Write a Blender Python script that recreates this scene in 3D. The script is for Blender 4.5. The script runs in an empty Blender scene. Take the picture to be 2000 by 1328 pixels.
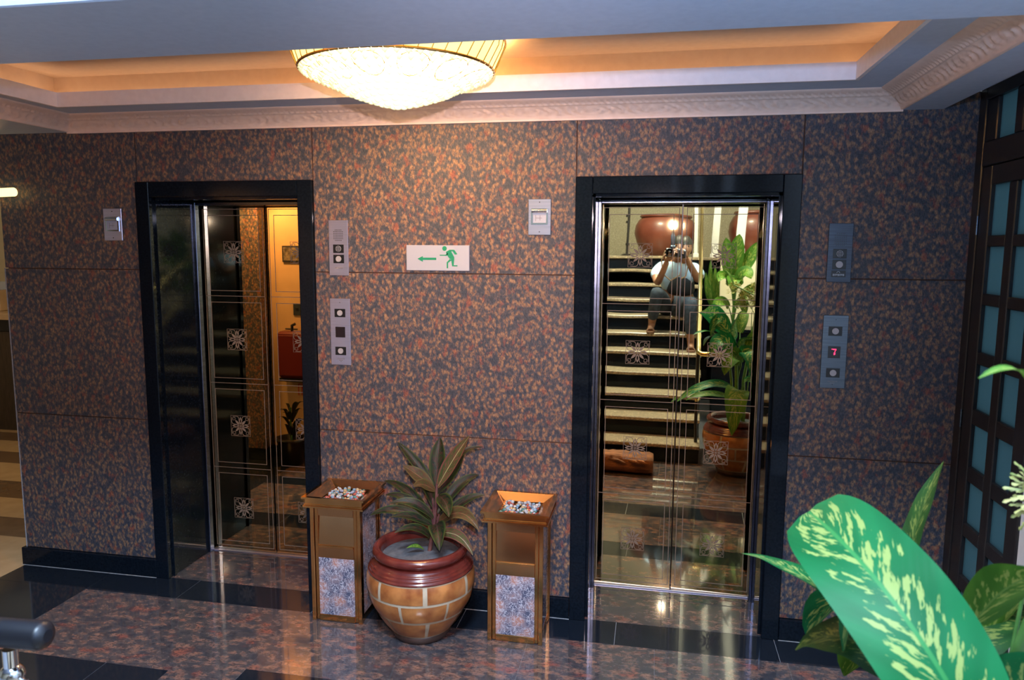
import bpy, bmesh, math, random
from mathutils import Vector, Matrix
R = math.radians
PI = math.pi
S = bpy.context.scene
COL = S.collection

# ------------------------------------------------------------------ camera
cam_d = bpy.data.cameras.new('camera'); cam = bpy.data.objects.new('camera', cam_d); COL.objects.link(cam)
S.camera = cam
cam_d.sensor_width = 36.0
cam_d.lens = 1440.97 / 2000 * 36
cam_d.clip_start = 0.02
cam_d.dof.use_dof = True; cam_d.dof.focus_distance = 3.7; cam_d.dof.aperture_fstop = 5.0
YAW, PITCH, ROLL = 0.18995882, 0.12469143, 0.005924
_f = Vector((-math.sin(YAW) * math.cos(PITCH), math.cos(YAW) * math.cos(PITCH), -math.sin(PITCH)))
_r = Vector((math.cos(YAW), math.sin(YAW), 0)); _u = _r.cross(_f)
_r2 = _r * math.cos(ROLL) + _u * math.sin(ROLL); _u2 = -_r * math.sin(ROLL) + _u * math.cos(ROLL)
CAM = Vector((0, -3.58, 1.885))
M4 = Matrix(((_r2.x, _u2.x, -_f.x, CAM.x), (_r2.y, _u2.y, -_f.y, CAM.y), (_r2.z, _u2.z, -_f.z, CAM.z), (0, 0, 0, 1)))
cam.matrix_world = M4

# ------------------------------------------------------------------ world, lights, exposure
world = bpy.data.worlds.new('world'); S.world = world; world.use_nodes = True
wb = world.node_tree.nodes['Background']
wb.inputs[0].default_value = (0.44, 0.54, 0.60, 1); wb.inputs[1].default_value = 0.95     # dusk daylight behind the glazed door
S.view_settings.view_transform = 'Standard'; S.view_settings.look = 'None'
S.view_settings.exposure = 0.0; S.view_settings.gamma = 1.0
S.view_settings.use_curve_mapping = False
try:
    S.cycles.use_denoising = True
    S.cycles.max_bounces = 10; S.cycles.glossy_bounces = 6
    S.cycles.sample_clamp_indirect = 6.0
    S.cycles.caustics_reflective = False; S.cycles.caustics_refractive = False
except Exception: pass

def light(name, kind, loc, energy, color, size=0.1, rot=(0, 0, 0), spot=None):
    d = bpy.data.lights.new(name, kind); d.energy = energy; d.color = color
    if kind == 'AREA': d.shape = 'DISK'; d.size = size
    else: d.shadow_soft_size = size
    if spot: d.spot_size = spot; d.spot_blend = 0.6
    o = bpy.data.objects.new(name, d); COL.objects.link(o); o.location = loc; o.rotation_euler = rot
    return o
FLASH = Vector((0.03, -3.655, 2.175))
light('flash_light', 'SPOT', FLASH + Vector((0, 0.03, 0)), 470, (1.0, 0.74, 0.66), 0.022, Vector((-0.85, 3.6, -0.80)).to_track_quat('-Z', 'Y').to_euler(), R(54)).data.spot_blend = 1.0
light('flash_spill_light', 'POINT', FLASH + Vector((0, 0.03, 0)), 65, (0.27, 0.50, 1.0), 0.022)
light('flash_bounce_light', 'SPOT', FLASH + Vector((0, 0.03, 0.045)), 380, (0.38, 0.57, 1.0), 0.03, (R(138), 0, 0), R(100))      # the tilted flash head throws most of its light at the ceiling
light('stair_daylight', 'AREA', (-0.3, -3.6, 4.30), 430, (0.58, 0.77, 1.0), 0.9)  # cool daylight over the stair, put in as an added lamp
light('side_wall_downlight', 'SPOT', (-3.32, -1.05, 2.44), 60, (1.0, 0.62, 0.30), 0.05, Vector((0.32, -0.5, -0.95)).to_track_quat('-Z', 'Y').to_euler(), R(100))
light('corridor_light', 'POINT', (-5.2, 1.3, 2.25), 38, (1.0, 0.72, 0.38), 0.12)

# ------------------------------------------------------------------ node helpers / materials
MATS = {}
def newmat(name):
    m = bpy.data.materials.new(name); m.use_nodes = True; MATS[name] = m
    nt = m.node_tree; bs = nt.nodes['Principled BSDF']
    return m, nt, bs
def setp(bs, **k):
    n = {'col': 'Base Color', 'rough': 'Roughness', 'metal': 'Metallic', 'spec': 'Specular IOR Level', 'coat': 'Coat Weight',
         'coatr': 'Coat Roughness', 'em': 'Emission Color', 'ems': 'Emission Strength', 'trans': 'Transmission Weight', 'alpha': 'Alpha',
         'sub': 'Subsurface Weight', 'aniso': 'Anisotropic', 'ior': 'IOR'}
    for a, v in k.items():
        if a in ('col', 'em') and len(v) == 3: v = (*v, 1)
        bs.inputs[n[a]].default_value = v
def N(nt, t, **k):
    n = nt.nodes.new(t)
    for a, v in k.items():
        if a.startswith('i_'):
            key = a[2:].replace('_', ' ')
            n.inputs[key].default_value = v
        else: setattr(n, a, v)
    return n
def L(nt, a, ao, b, bi): nt.links.new(a.outputs[ao], b.inputs[bi])
def ramp(nt, stops, interp='LINEAR'):
    n = nt.nodes.new('ShaderNodeValToRGB'); cr = n.color_ramp; cr.interpolation = interp
    while len(cr.elements) > 1: cr.elements.remove(cr.elements[-1])
    for i, (p, c) in enumerate(stops):
        e = cr.elements[0] if i == 0 else cr.elements.new(p)
        e.position = p; e.color = (*c, 1) if len(c) == 3 else c
    return n
def plain(name, col, rough=0.5, **k):
    m, nt, bs = newmat(name); setp(bs, col=col, rough=rough, **k); return m
def noisy(name, c1, c2, scale=20, rough=0.5, bump=0.0, bscale=None, detail=4, stretch=(1, 1, 1), **k):
    m, nt, bs = newmat(name); setp(bs, rough=rough, **k)
    g = N(nt, 'ShaderNodeTexCoord'); mp = N(nt, 'ShaderNodeMapping'); mp.inputs['Scale'].default_value = stretch
    L(nt, g, 'Object', mp, 'Vector')
    n = N(nt, 'ShaderNodeTexNoise', i_Scale=scale, i_Detail=detail); L(nt, mp, 0, n, 'Vector')
    r = ramp(nt, [(0.32, c1), (0.68, c2)]); L(nt, n, 0, r, 0); L(nt, r, 0, bs, 'Base Color')
    if bump:
        n2 = N(nt, 'ShaderNodeTexNoise', i_Scale=bscale or scale * 2, i_Detail=3); L(nt, mp, 0, n2, 'Vector')
        b = N(nt, 'ShaderNodeBump', i_Strength=bump, i_Distance=0.005); L(nt, n2, 0, b, 'Height'); L(nt, b, 0, bs, 'Normal')
    return m

def granite(name, stretch, cell, dark, mids, rough, coat, bump, cover=0.87, soft=0.5):
    """dark matrix with brown, red and tan crystals, in world coordinates so that every slab has its own pattern"""
    m, nt, bs = newmat(name); setp(bs, rough=rough, coat=coat, coatr=0.04, spec=0.45)
    g = N(nt, 'ShaderNodeNewGeometry'); mp = N(nt, 'ShaderNodeMapping'); mp.inputs['Scale'].default_value = stretch
    mp.inputs['Rotation'].default_value = (0, R(24) if bump else 0, 0)
    L(nt, g, 'Position', mp, 'Vector')
    dn = N(nt, 'ShaderNodeTexNoise', i_Scale=cell * 0.9, i_Detail=3); L(nt, mp, 0, dn, 'Vector')
    vm = N(nt, 'ShaderNodeVectorMath', operation='SCALE'); L(nt, dn, 'Color', vm, 0); vm.inputs['Scale'].default_value = 1.1 / cell
    va = N(nt, 'ShaderNodeVectorMath', operation='ADD'); L(nt, mp, 0, va, 0); L(nt, vm, 0, va, 1)
    v = N(nt, 'ShaderNodeTexVoronoi', i_Scale=cell, i_Randomness=1.0); L(nt, va, 0, v, 'Vector')
    v2 = N(nt, 'ShaderNodeTexVoronoi', i_Scale=cell * 2.7, i_Randomness=1.0); L(nt, va, 0, v2, 'Vector')
    sep = N(nt, 'ShaderNodeSeparateColor'); L(nt, v, 'Color', sep, 0)
    cr = ramp(nt, mids); L(nt, sep, 0, cr, 0)
    mp2 = N(nt, 'ShaderNodeMapping'); mp2.inputs['Scale'].default_value = (1.0, 1.0, 0.42) if bump else (0.6, 1.0, 1.0); mp2.inputs['Rotation'].default_value = (0, R(-28) if bump else 0, 0)
    mp2.vector_type = 'TEXTURE' if False else 'POINT'; L(nt, g, 'Position', mp2, 'Vector')
    fine = N(nt, 'ShaderNodeTexNoise', i_Scale=cell * 2.6, i_Detail=4, i_Roughness=0.65); L(nt, mp2, 0, fine, 'Vector')
    # crystal mask: distance to the cell centre, broken up by fine noise and by a smaller cell pattern
    add = N(nt, 'ShaderNodeMath', operation='MULTIPLY_ADD'); L(nt, fine, 0, add, 0); add.inputs[1].default_value = 0.55; L(nt, v, 'Distance', add, 2)
    add2 = N(nt, 'ShaderNodeMath', operation='MULTIPLY_ADD'); L(nt, v2, 'Distance', add2, 0); add2.inputs[1].default_value = 0.35; L(nt, add, 0, add2, 2)
    mk = ramp(nt, [(cover - soft / 2, (1, 1, 1)), (cover + soft / 2, (0, 0, 0))]); L(nt, add2, 0, mk, 0)
    mx = N(nt, 'ShaderNodeMix', data_type='RGBA'); mx.inputs[6].default_value = (*dark, 1)
    L(nt, mk, 0, mx, 0); L(nt, cr, 0, mx, 7)
    # fine pepper
    sp = ramp(nt, [(0.36, (0.20, 0.23, 0.30)), (0.56, (1, 1, 1))]); L(nt, fine, 0, sp, 0)
    mul = N(nt, 'ShaderNodeMix', data_type='RGBA', blend_type='MULTIPLY'); mul.inputs[0].default_value = 0.85
    L(nt, mx, 2, mul, 6); L(nt, sp, 0, mul, 7); L(nt, mul, 2, bs, 'Base Color')
    if bump:
        b = N(nt, 'ShaderNodeBump', i_Strength=bump, i_Distance=0.004); b.invert = True
        L(nt, fine, 0, b, 'Height'); b.invert = False; L(nt, b, 0, bs, 'Normal')
    return m
def speckle(name, stretch, rot, scale, stops, red, rough, coat, bump, pep=(0.30, 0.34, 0.42)):  # noqa
    """close-grained granite: mottled browns in a dark ground, reddish patches, slanting fine grain"""
    m, nt, bs = newmat(name); setp(bs, rough=rough, coat=coat, coatr=0.04, spec=0.45 if bump else 0.8)
    if not bump: bs.inputs['Coat IOR'].default_value = 1.55
    g = N(nt, 'ShaderNodeNewGeometry')
    mp = N(nt, 'ShaderNodeMapping'); mp.inputs['Scale'].default_value = stretch; mp.inputs['Rotation'].default_value = (0, R(rot), 0); L(nt, g, 'Position', mp, 'Vector')
    n1 = N(nt, 'ShaderNodeTexNoise', i_Scale=scale, i_Detail=5.0, i_Roughness=0.62); L(nt, mp, 0, n1, 'Vector')
    v = N(nt, 'ShaderNodeTexVoronoi', feature='SMOOTH_F1', i_Scale=scale * 0.95, i_Smoothness=0.35); L(nt, mp, 0, v, 'Vector')
    vm = N(nt, 'ShaderNodeMath', operation='MULTIPLY_ADD'); L(nt, v, 'Distance', vm, 0); vm.inputs[1].default_value = -0.42; L(nt, n1, 0, vm, 2)
    va = N(nt, 'ShaderNodeMath', operation='ADD'); L(nt, vm, 0, va, 0); va.inputs[1].default_value = 0.19
    c = ramp(nt, stops); L(nt, va, 0, c, 0)
    n2 = N(nt, 'ShaderNodeTexNoise', i_Scale=scale * 0.42, i_Detail=3.0); L(nt, mp, 0, n2, 'Vector')
    rm = ramp(nt, [(0.57, (0, 0, 0)), (0.68, (1, 1, 1))]); L(nt, n2, 0, rm, 0)
    rc = N(nt, 'ShaderNodeMix', data_type='RGBA', blend_type='MIX'); L(nt, c, 0, rc, 6)
    rf = N(nt, 'ShaderNodeMath', operation='MULTIPLY'); L(nt, rm, 0, rf, 0); rf.inputs[1].default_value = 0.65; L(nt, rf, 0, rc, 0); rc.inputs[7].default_value = (*red, 1)
    mp2 = N(nt, 'ShaderNodeMapping'); mp2.inputs['Scale'].default_value = (1.0, 1.0, 0.45) if bump else (0.6, 1, 1); mp2.inputs['Rotation'].default_value = (0, R(rot - 6), 0); L(nt, g, 'Position', mp2, 'Vector')
    fine = N(nt, 'ShaderNodeTexNoise', i_Scale=scale * 3.4, i_Detail=4.0, i_Roughness=0.7); L(nt, mp2, 0, fine, 'Vector')
    sp = ramp(nt, [(0.36, pep), (0.56, (1, 1, 1))]); L(nt, fine, 0, sp, 0)
    mul = N(nt, 'ShaderNodeMix', data_type='RGBA', blend_type='MULTIPLY'); mul.inputs[0].default_value = 0.9
    L(nt, rc, 2, mul, 6); L(nt, sp, 0, mul, 7); L(nt, mul, 2, bs, 'Base Color')
    if bump:
        b = N(nt, 'ShaderNodeBump', i_Strength=bump, i_Distance=0.004); L(nt, fine, 0, b, 'Height'); L(nt, b, 0, bs, 'Normal')
    return m
speckle('granite_wall', (1.15, 1, 0.80), -24, 52,
        [(0.32, (0.042, 0.052, 0.076)), (0.46, (0.085, 0.078, 0.092)), (0.57, (0.245, 0.138, 0.088)), (0.72, (0.39, 0.225, 0.125))],
        (0.34, 0.080, 0.042), 0.42, 0.06, 0.9)
speckle('granite_floor', (0.62, 1, 1), 0, 30,
        [(0.32, (0.060, 0.058, 0.068)), (0.47, (0.105, 0.084, 0.084)), (0.58, (0.20, 0.115, 0.092)), (0.74, (0.28, 0.15, 0.11))],
        (0.30, 0.085, 0.055), 0.09, 1.0, 0.0)
granite('granite_tread', (0.6, 1, 1), 55, (0.32, 0.25, 0.17),
        [(0.0, (0.55, 0.42, 0.27)), (0.5, (0.68, 0.55, 0.36)), (1.0, (0.48, 0.33, 0.2))], 0.3, 0.1, 0.0)
noisy('black_granite', (0.003, 0.005, 0.009), (0.007, 0.011, 0.018), 90, 0.06, spec=0.14)
noisy('black_granite_floor', (0.006, 0.009, 0.015), (0.012, 0.016, 0.024), 90, 0.07, spec=0.8)
noisy('joint', (0.070, 0.026, 0.013), (0.11, 0.042, 0.020), 60, 0.8)
noisy('joint_light', (0.28, 0.28, 0.30), (0.42, 0.42, 0.45), 60, 0.8)
noisy('plaster', (0.50, 0.56, 0.68), (0.54, 0.60, 0.72), 40, 0.75, bump=0.03, bscale=300)  # blue of the ambient light is mixed into this ceiling colour
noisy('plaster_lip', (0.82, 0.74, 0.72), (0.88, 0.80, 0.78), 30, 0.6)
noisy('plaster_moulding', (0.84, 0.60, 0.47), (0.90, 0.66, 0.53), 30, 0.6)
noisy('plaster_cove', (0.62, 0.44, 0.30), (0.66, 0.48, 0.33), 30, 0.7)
noisy('white_paint', (0.60, 0.58, 0.57), (0.66, 0.64, 0.62), 12, 0.6)
noisy('cream_paint', (0.70, 0.60, 0.42), (0.76, 0.66, 0.48), 8, 0.6)
noisy('orange_paint', (0.62, 0.42, 0.23), (0.70, 0.48, 0.27), 5, 0.55, bump=0.1, bscale=60)
granite('terrazzo', (1, 1, 1), 60, (0.42, 0.36, 0.24), [(0.0, (0.50, 0.42, 0.28)), (0.6, (0.62, 0.54, 0.38)), (1.0, (0.32, 0.25, 0.16))], 0.5, 0.0, 0.0)
noisy('dark_wood', (0.010, 0.009, 0.010), (0.020, 0.017, 0.017), 14, 0.32, stretch=(6, 6, 1))
noisy('counter_wood', (0.035, 0.022, 0.013), (0.06, 0.04, 0.024), 9, 0.4, stretch=(6, 6, 1))
noisy('corridor_tan', (0.42, 0.28, 0.15), (0.50, 0.34, 0.19), 8, 0.25)
noisy('corridor_shadow_stripe', (0.13, 0.08, 0.045), (0.17, 0.105, 0.06), 8, 0.22)

# gold mirror with the slight waviness of sheet metal
m, nt, bs = newmat('gold_mirror'); setp(bs, col=(0.94, 0.69, 0.34), metal=1.0, rough=0.012)
g = N(nt, 'ShaderNodeNewGeometry'); n = N(nt, 'ShaderNodeTexNoise', i_Scale=6.0, i_Detail=0.0); L(nt, g, 'Position', n, 'Vector')
b = N(nt, 'ShaderNodeBump', i_Strength=0.010, i_Distance=0.012); L(nt, n, 0, b, 'Height'); L(nt, b, 0, bs, 'Normal')
plain('etched', (0.23, 0.165, 0.12), 0.75, metal=0.0)
noisy('steel', (0.62, 0.60, 0.80), (0.72, 0.70, 0.92), 3, 0.36, metal=1.0, stretch=(1, 1, 60))  # lit copy of the panel steel, brightness put into the colour
noisy('steel_dark', (0.085, 0.10, 0.125), (0.13, 0.15, 0.18), 3, 0.30, metal=1.0, stretch=(1, 1, 60))  # the panel steel again, weaker shine on the right put into the colour
noisy('steel_shaded', (0.045, 0.05, 0.065), (0.07, 0.08, 0.10), 3, 0.32, metal=1.0, stretch=(1, 1, 60))  # same steel for the right intercom, shade put into the colour
noisy('steel_edge', (0.15, 0.17, 0.25), (0.22, 0.25, 0.36), 4, 0.25, metal=1.0, stretch=(1, 1, 20))
plain('chrome', (0.80, 0.82, 0.86), 0.10, metal=1.0)
noisy('bronze', (0.72, 0.38, 0.14), (0.88, 0.50, 0.21), 5, 0.15, metal=1.0, stretch=(2, 2, 0.5))
noisy('bronze_mirror', (0.66, 0.38, 0.19), (0.80, 0.49, 0.26), 4, 0.16, metal=1.0)
plain('brass', (0.82, 0.62, 0.26), 0.16, metal=1.0)
plain('black_plastic', (0.006, 0.006, 0.008), 0.35)
plain('black_leather', (0.006, 0.006, 0.009), 0.42)
plain('button_grey', (0.36, 0.36, 0.40), 0.35)
plain('dark_display', (0.012, 0.006, 0.010), 0.2)
m, nt, bs = newmat('led_red'); setp(bs, col=(0.3, 0.01, 0.03), em=(1.0, 0.04, 0.14), ems=2.2)
plain('sign_white', (0.37, 0.40, 0.50), 0.4)
noisy('steel_plate', (0.16, 0.19, 0.24), (0.22, 0.25, 0.31), 3, 0.5, metal=1.0, stretch=(1, 1, 60))  # same steel as the panels, glare difference put into the colour
plain('sign_green', (0.005, 0.22, 0.12), 0.45)
plain('engrave', (0.17, 0.16, 0.18), 0.6)
plain('print_grey', (0.32, 0.36, 0.42), 0.5)
plain('screw_dark', (0.05, 0.05, 0.06), 0.4, metal=1.0)
noisy('terracotta', (0.13, 0.030, 0.019), (0.19, 0.050, 0.030), 6, 0.38, coat=0.3)
noisy('pot_glaze', (0.070, 0.011, 0.009), (0.125, 0.022, 0.016), 14, 0.25, coat=0.35)
noisy('pot_tile', (0.22, 0.065, 0.018), (0.46, 0.19, 0.055), 13, 0.34, coat=0.25)
noisy('pot_mortar', (0.40, 0.34, 0.24), (0.50, 0.43, 0.32), 25, 0.7)
noisy('pot_base', (0.03, 0.015, 0.012), (0.06, 0.03, 0.022), 20, 0.5)
noisy('soil', (0.045, 0.05, 0.06), (0.09, 0.095, 0.11), 30, 0.9, bump=0.4, bscale=120)
noisy('bark', (0.10, 0.035, 0.015), (0.34, 0.13, 0.05), 12, 0.85, bump=1.0, bscale=25, stretch=(0.6, 2, 2))
plain('fire_red', (0.13, 0.008, 0.008), 0.35)
plain('notice_red', (0.55, 0.03, 0.03), 0.5)
noisy('frame_art', (0.05, 0.04, 0.03), (0.30, 0.24, 0.17), 30, 0.4)
noisy('skin', (0.26, 0.115, 0.065), (0.32, 0.15, 0.085), 20, 0.5)
noisy('shirt_blue', (0.42, 0.60, 0.80), (0.50, 0.68, 0.86), 15, 0.8)
noisy('jeans', (0.014, 0.022, 0.040), (0.032, 0.048, 0.078), 30, 0.85)
plain('vest_dark', (0.02, 0.025, 0.035), 0.8)
plain('hair_black', (0.008, 0.007, 0.007), 0.5)
plain('strap_tan', (0.34, 0.22, 0.12), 0.7)
noisy('sandal', (0.12, 0.06, 0.035), (0.2, 0.10, 0.06), 20, 0.6)
m, nt, bs = newmat('lens_glass'); setp(bs, col=(0.01, 0.012, 0.03), rough=0.03, spec=0.8)
m, nt, bs = newmat('flash_tube'); setp(bs, col=(0.8, 0.9, 1), em=(0.75, 0.88, 1.0), ems=60.0); m.cycles.emission_sampling = 'NONE'
m, nt, bs = newmat('lamp_diffuser'); setp(bs, col=(0.8, 0.9, 1), em=(0.72, 0.86, 1.0), ems=5.0); m.cycles.emission_sampling = 'NONE'
m, nt, bs = newmat('tube_glow'); setp(bs, col=(0.9, 0.8, 0.5), em=(1.0, 0.78, 0.30), ems=2.2)
m, nt, bs = newmat('cove_glow'); setp(bs, col=(0.9, 0.6, 0.3), em=(1.0, 0.68, 0.42), ems=4.6)
m, nt, bs = newmat('shop_glow'); setp(bs, col=(0.9, 0.85, 0.7), em=(1.0, 0.86, 0.55), ems=1.1)

# polished / ribbed daylight glass of the side door
m, nt, bs = newmat('ribbed_glass')
out = nt.nodes['Material Output']
setp(bs, col=(0.04, 0.07, 0.085), rough=0.10, spec=0.6)
tl = N(nt, 'ShaderNodeBsdfTranslucent'); tl.inputs[0].default_value = (0.40, 0.62, 0.70, 1)
mxs = N(nt, 'ShaderNodeMixShader'); mxs.inputs[0].default_value = 0.55
L(nt, bs, 0, mxs, 1); L(nt, tl, 0, mxs, 2); L(nt, mxs, 0, out, 'Surface')
g = N(nt, 'ShaderNodeTexCoord'); w = N(nt, 'ShaderNodeTexWave', i_Scale=60.0, i_Distortion=0.3); w.bands_direction = 'Z'
L(nt, g, 'Object', w, 'Vector'); b = N(nt, 'ShaderNodeBump', i_Strength=0.25, i_Distance=0.002); L(nt, w, 0, b, 'Height'); L(nt, b, 0, bs, 'Normal')

# chandelier
m, nt, bs = newmat('crystal'); setp(bs, col=(1, 0.95, 0.8), rough=0.1, em=(1.0, 0.86, 0.56), ems=0.85)
lw = N(nt, 'ShaderNodeLayerWeight', i_Blend=0.35); cr = ramp(nt, [(0.15, (1.0, 0.97, 0.80)), (0.6, (0.85, 0.80, 0.30))]); L(nt, lw, 1, cr, 0); L(nt, cr, 0, bs, 'Emission Color')
m.cycles.emission_sampling = 'NONE'
m, nt, bs = newmat('crystal_bowl'); setp(bs, col=(1, 0.95, 0.8), rough=0.2, em=(1.0, 0.58, 0.24), ems=64.0)
m, nt, bs = newmat('gilt'); setp(bs, col=(0.75, 0.45, 0.12), metal=1.0, rough=0.25)
m, nt, bs = newmat('lit_glass_band'); setp(bs, col=(0.9, 0.7, 0.3), rough=0.2, em=(1.0, 0.85, 0.30), ems=1.6)

# marble of the bins: cool grey-pink with white veins
m, nt, bs = newmat('bin_marble'); setp(bs, rough=0.18, coat=0.4)
g = N(nt, 'ShaderNodeTexCoord')
n0 = N(nt, 'ShaderNodeTexNoise', i_Scale=14.0, i_Detail=3.0); L(nt, g, 'Object', n0, 'Vector')
c0 = ramp(nt, [(0.35, (0.075, 0.085, 0.14)), (0.5, (0.22, 0.18, 0.22)), (0.62, (0.38, 0.20, 0.17))]); L(nt, n0, 0, c0, 0)
dn = N(nt, 'ShaderNodeTexNoise', i_Scale=22.0, i_Detail=4.0); L(nt, g, 'Object', dn, 'Vector')
vs = N(nt, 'ShaderNodeVectorMath', operation='SCALE'); vs.inputs['Scale'].default_value = 0.12; L(nt, dn, 'Color', vs, 0)
vd = N(nt, 'ShaderNodeVectorMath', operation='ADD'); L(nt, g, 'Object', vd, 0); L(nt, vs, 0, vd, 1)
vv = N(nt, 'ShaderNodeTexVoronoi', feature='DISTANCE_TO_EDGE', i_Scale=40.0); L(nt, vd, 0, vv, 'Vector')
vr = ramp(nt, [(0.0, (1, 1, 1)), (0.075, (0, 0, 0))]); L(nt, vv, 0, vr, 0)
mx = N(nt, 'ShaderNodeMix', data_type='RGBA'); mx.inputs[7].default_value = (0.50, 0.50, 0.58, 1); L(nt, vr, 0, mx, 0); L(nt, c0, 0, mx, 6); L(nt, mx, 2, bs, 'Base Color')

# pebbles of many colours: a random tint for every island
m, nt, bs = newmat('glass_pebble'); setp(bs, rough=0.12, coat=0.5)
g = N(nt, 'ShaderNodeNewGeometry')
cr = ramp(nt, [(0.0, (0.34, 0.36, 0.40)), (0.22, (0.16, 0.28, 0.40)), (0.4, (0.42, 0.44, 0.46)), (0.52, (0.36, 0.07, 0.045)), (0.66, (0.06, 0.17, 0.15)), (0.76, (0.40, 0.28, 0.14)), (0.9, (0.24, 0.27, 0.38))], 'CONSTANT')
L(nt, g, 'Random Per Island', cr, 0); L(nt, cr, 0, bs, 'Base Color')

def leafmat(name, green, green2, spot, amount, rough=0.5, edge=None, rib=None, streak=(7.0, 3.2)):
    """UV.x runs along the leaf, UV.y across it (0.5 is the midrib); blotches follow the side veins"""
    m, nt, bs = newmat(name); setp(bs, rough=rough, coat=0.0, spec=0.18)
    uv = N(nt, 'ShaderNodeUVMap'); sp = N(nt, 'ShaderNodeSeparateXYZ'); L(nt, uv, 0, sp, 0)
    c1 = N(nt, 'ShaderNodeMath', operation='SUBTRACT'); L(nt, sp, 1, c1, 0); c1.inputs[1].default_value = 0.5
    ab = N(nt, 'ShaderNodeMath', operation='ABSOLUTE'); L(nt, c1, 0, ab, 0)
    sk = N(nt, 'ShaderNodeMath', operation='MULTIPLY_ADD'); L(nt, ab, 0, sk, 0); sk.inputs[1].default_value = -0.55; L(nt, sp, 0, sk, 2)
    cb = N(nt, 'ShaderNodeCombineXYZ'); s1 = N(nt, 'ShaderNodeMath', operation='MULTIPLY'); L(nt, sk, 0, s1, 0); s1.inputs[1].default_value = streak[0] * 3.4
    s2 = N(nt, 'ShaderNodeMath', operation='MULTIPLY'); L(nt, sp, 1, s2, 0); s2.inputs[1].default_value = streak[1] * 2.0
    L(nt, s1, 0, cb, 0); L(nt, s2, 0, cb, 1)
    oi = N(nt, 'ShaderNodeObjectInfo'); rz = N(nt, 'ShaderNodeMath', operation='MULTIPLY'); L(nt, oi, 'Random', rz, 0); rz.inputs[1].default_value = 40; L(nt, rz, 0, cb, 2)
    n = N(nt, 'ShaderNodeTexNoise', i_Scale=1.0, i_Detail=3.0, i_Roughness=0.6); L(nt, cb, 0, n, 'Vector')
    fall = N(nt, 'ShaderNodeMapRange'); fall.inputs[1].default_value = 0.28; fall.inputs[2].default_value = 0.5; fall.inputs[3].default_value = 0.0; fall.inputs[4].default_value = 0.30
    L(nt, ab, 0, fall, 0)
    sb = N(nt, 'ShaderNodeMath', operation='SUBTRACT'); L(nt, n, 0, sb, 0); L(nt, fall, 0, sb, 1)
    mk = ramp(nt, [(amount, (0, 0, 0)), (amount + 0.035, (1, 1, 1))]); L(nt, sb, 0, mk, 0)
    n2 = N(nt, 'ShaderNodeTexNoise', i_Scale=0.25, i_Detail=1.0); L(nt, cb, 0, n2, 'Vector')
    gr = ramp(nt, [(0.35, green), (0.65, green2)]); L(nt, n2, 0, gr, 0)
    mx = N(nt, 'ShaderNodeMix', data_type='RGBA'); L(nt, mk, 0, mx, 0); L(nt, gr, 0, mx, 6); mx.inputs[7].default_value = (*spot, 1)
    last = mx
    if edge:
        er = ramp(nt, [(0.36, (0, 0, 0)), (0.48, (1, 1, 1))]); L(nt, ab, 0, er, 0)
        m2 = N(nt, 'ShaderNodeMix', data_type='RGBA'); L(nt, er, 0, m2, 0); L(nt, last, 2, m2, 6); m2.inputs[7].default_value = (*edge, 1); last = m2
    rr = ramp(nt, [(0.014, (1, 1, 1)), (0.026, (0, 0, 0))]); L(nt, ab, 0, rr, 0)
    m3 = N(nt, 'ShaderNodeMix', data_type='RGBA'); L(nt, rr, 0, m3, 0); L(nt, last, 2, m3, 6); m3.inputs[7].default_value = (*(rib or spot), 1)
    L(nt, m3, 2, bs, 'Base Color')
    # side veins as fine relief
    wv = N(nt, 'ShaderNodeMath', operation='SINE'); s3 = N(nt, 'ShaderNodeMath', operation='MULTIPLY'); L(nt, sk, 0, s3, 0); s3.inputs[1].default_value = 150; L(nt, s3, 0, wv, 0)
    b = N(nt, 'ShaderNodeBump', i_Strength=0.03, i_Distance=0.001); L(nt, wv, 0, b, 'Height'); L(nt, b, 0, bs, 'Normal')
    out = nt.nodes['Material Output']; tr = N(nt, 'ShaderNodeBsdfTranslucent'); L(nt, m3, 2, tr, 0)
    ms = N(nt, 'ShaderNodeMixShader'); ms.inputs[0].default_value = 0.22; L(nt, bs, 0, ms, 1); L(nt, tr, 0, ms, 2); L(nt, ms, 0, out, 'Surface')
    return m
leafmat('leaf_dumb_cane', (0.004, 0.100, 0.026), (0.008, 0.140, 0.040), (0.26, 0.32, 0.085), 0.512, rib=(0.035, 0.20, 0.05))
leafmat('leaf_dumb_cane_plain', (0.045, 0.130, 0.012), (0.085, 0.190, 0.02), (0.26, 0.30, 0.06), 0.53, rib=(0.13, 0.22, 0.04))
leafmat('leaf_dumb_cane_shaded', (0.010, 0.040, 0.008), (0.016, 0.058, 0.010), (0.13, 0.15, 0.03), 0.54, rib=(0.05, 0.09, 0.02))  # leaf of the same plant, weaker flash light put into the colour
leafmat('leaf_cordyline', (0.005, 0.014, 0.007), (0.018, 0.032, 0.009), (0.04, 0.016, 0.011), 0.50, rough=0.42, edge=(0.055, 0.065, 0.016), rib=(0.06, 0.03, 0.03))
leafmat('leaf_cordyline_young', (0.05, 0.065, 0.02), (0.09, 0.085, 0.03), (0.15, 0.06, 0.04), 0.52, rough=0.42, edge=(0.20, 0.06, 0.05), rib=(0.42, 0.36, 0.18))
leafmat('leaf_cordyline_brown', (0.07, 0.035, 0.018), (0.11, 0.05, 0.025), (0.06, 0.06, 0.02), 0.5, rough=0.42, edge=(0.10, 0.09, 0.03), rib=(0.2, 0.09, 0.05))
noisy('stem_green', (0.06, 0.16, 0.03), (0.12, 0.26, 0.06), 20, 0.4)
noisy('stem_purple', (0.06, 0.02, 0.025), (0.12, 0.05, 0.04), 30, 0.4)
noisy('feathery', (0.16, 0.20, 0.04), (0.46, 0.38, 0.13), 30, 0.6)

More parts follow.
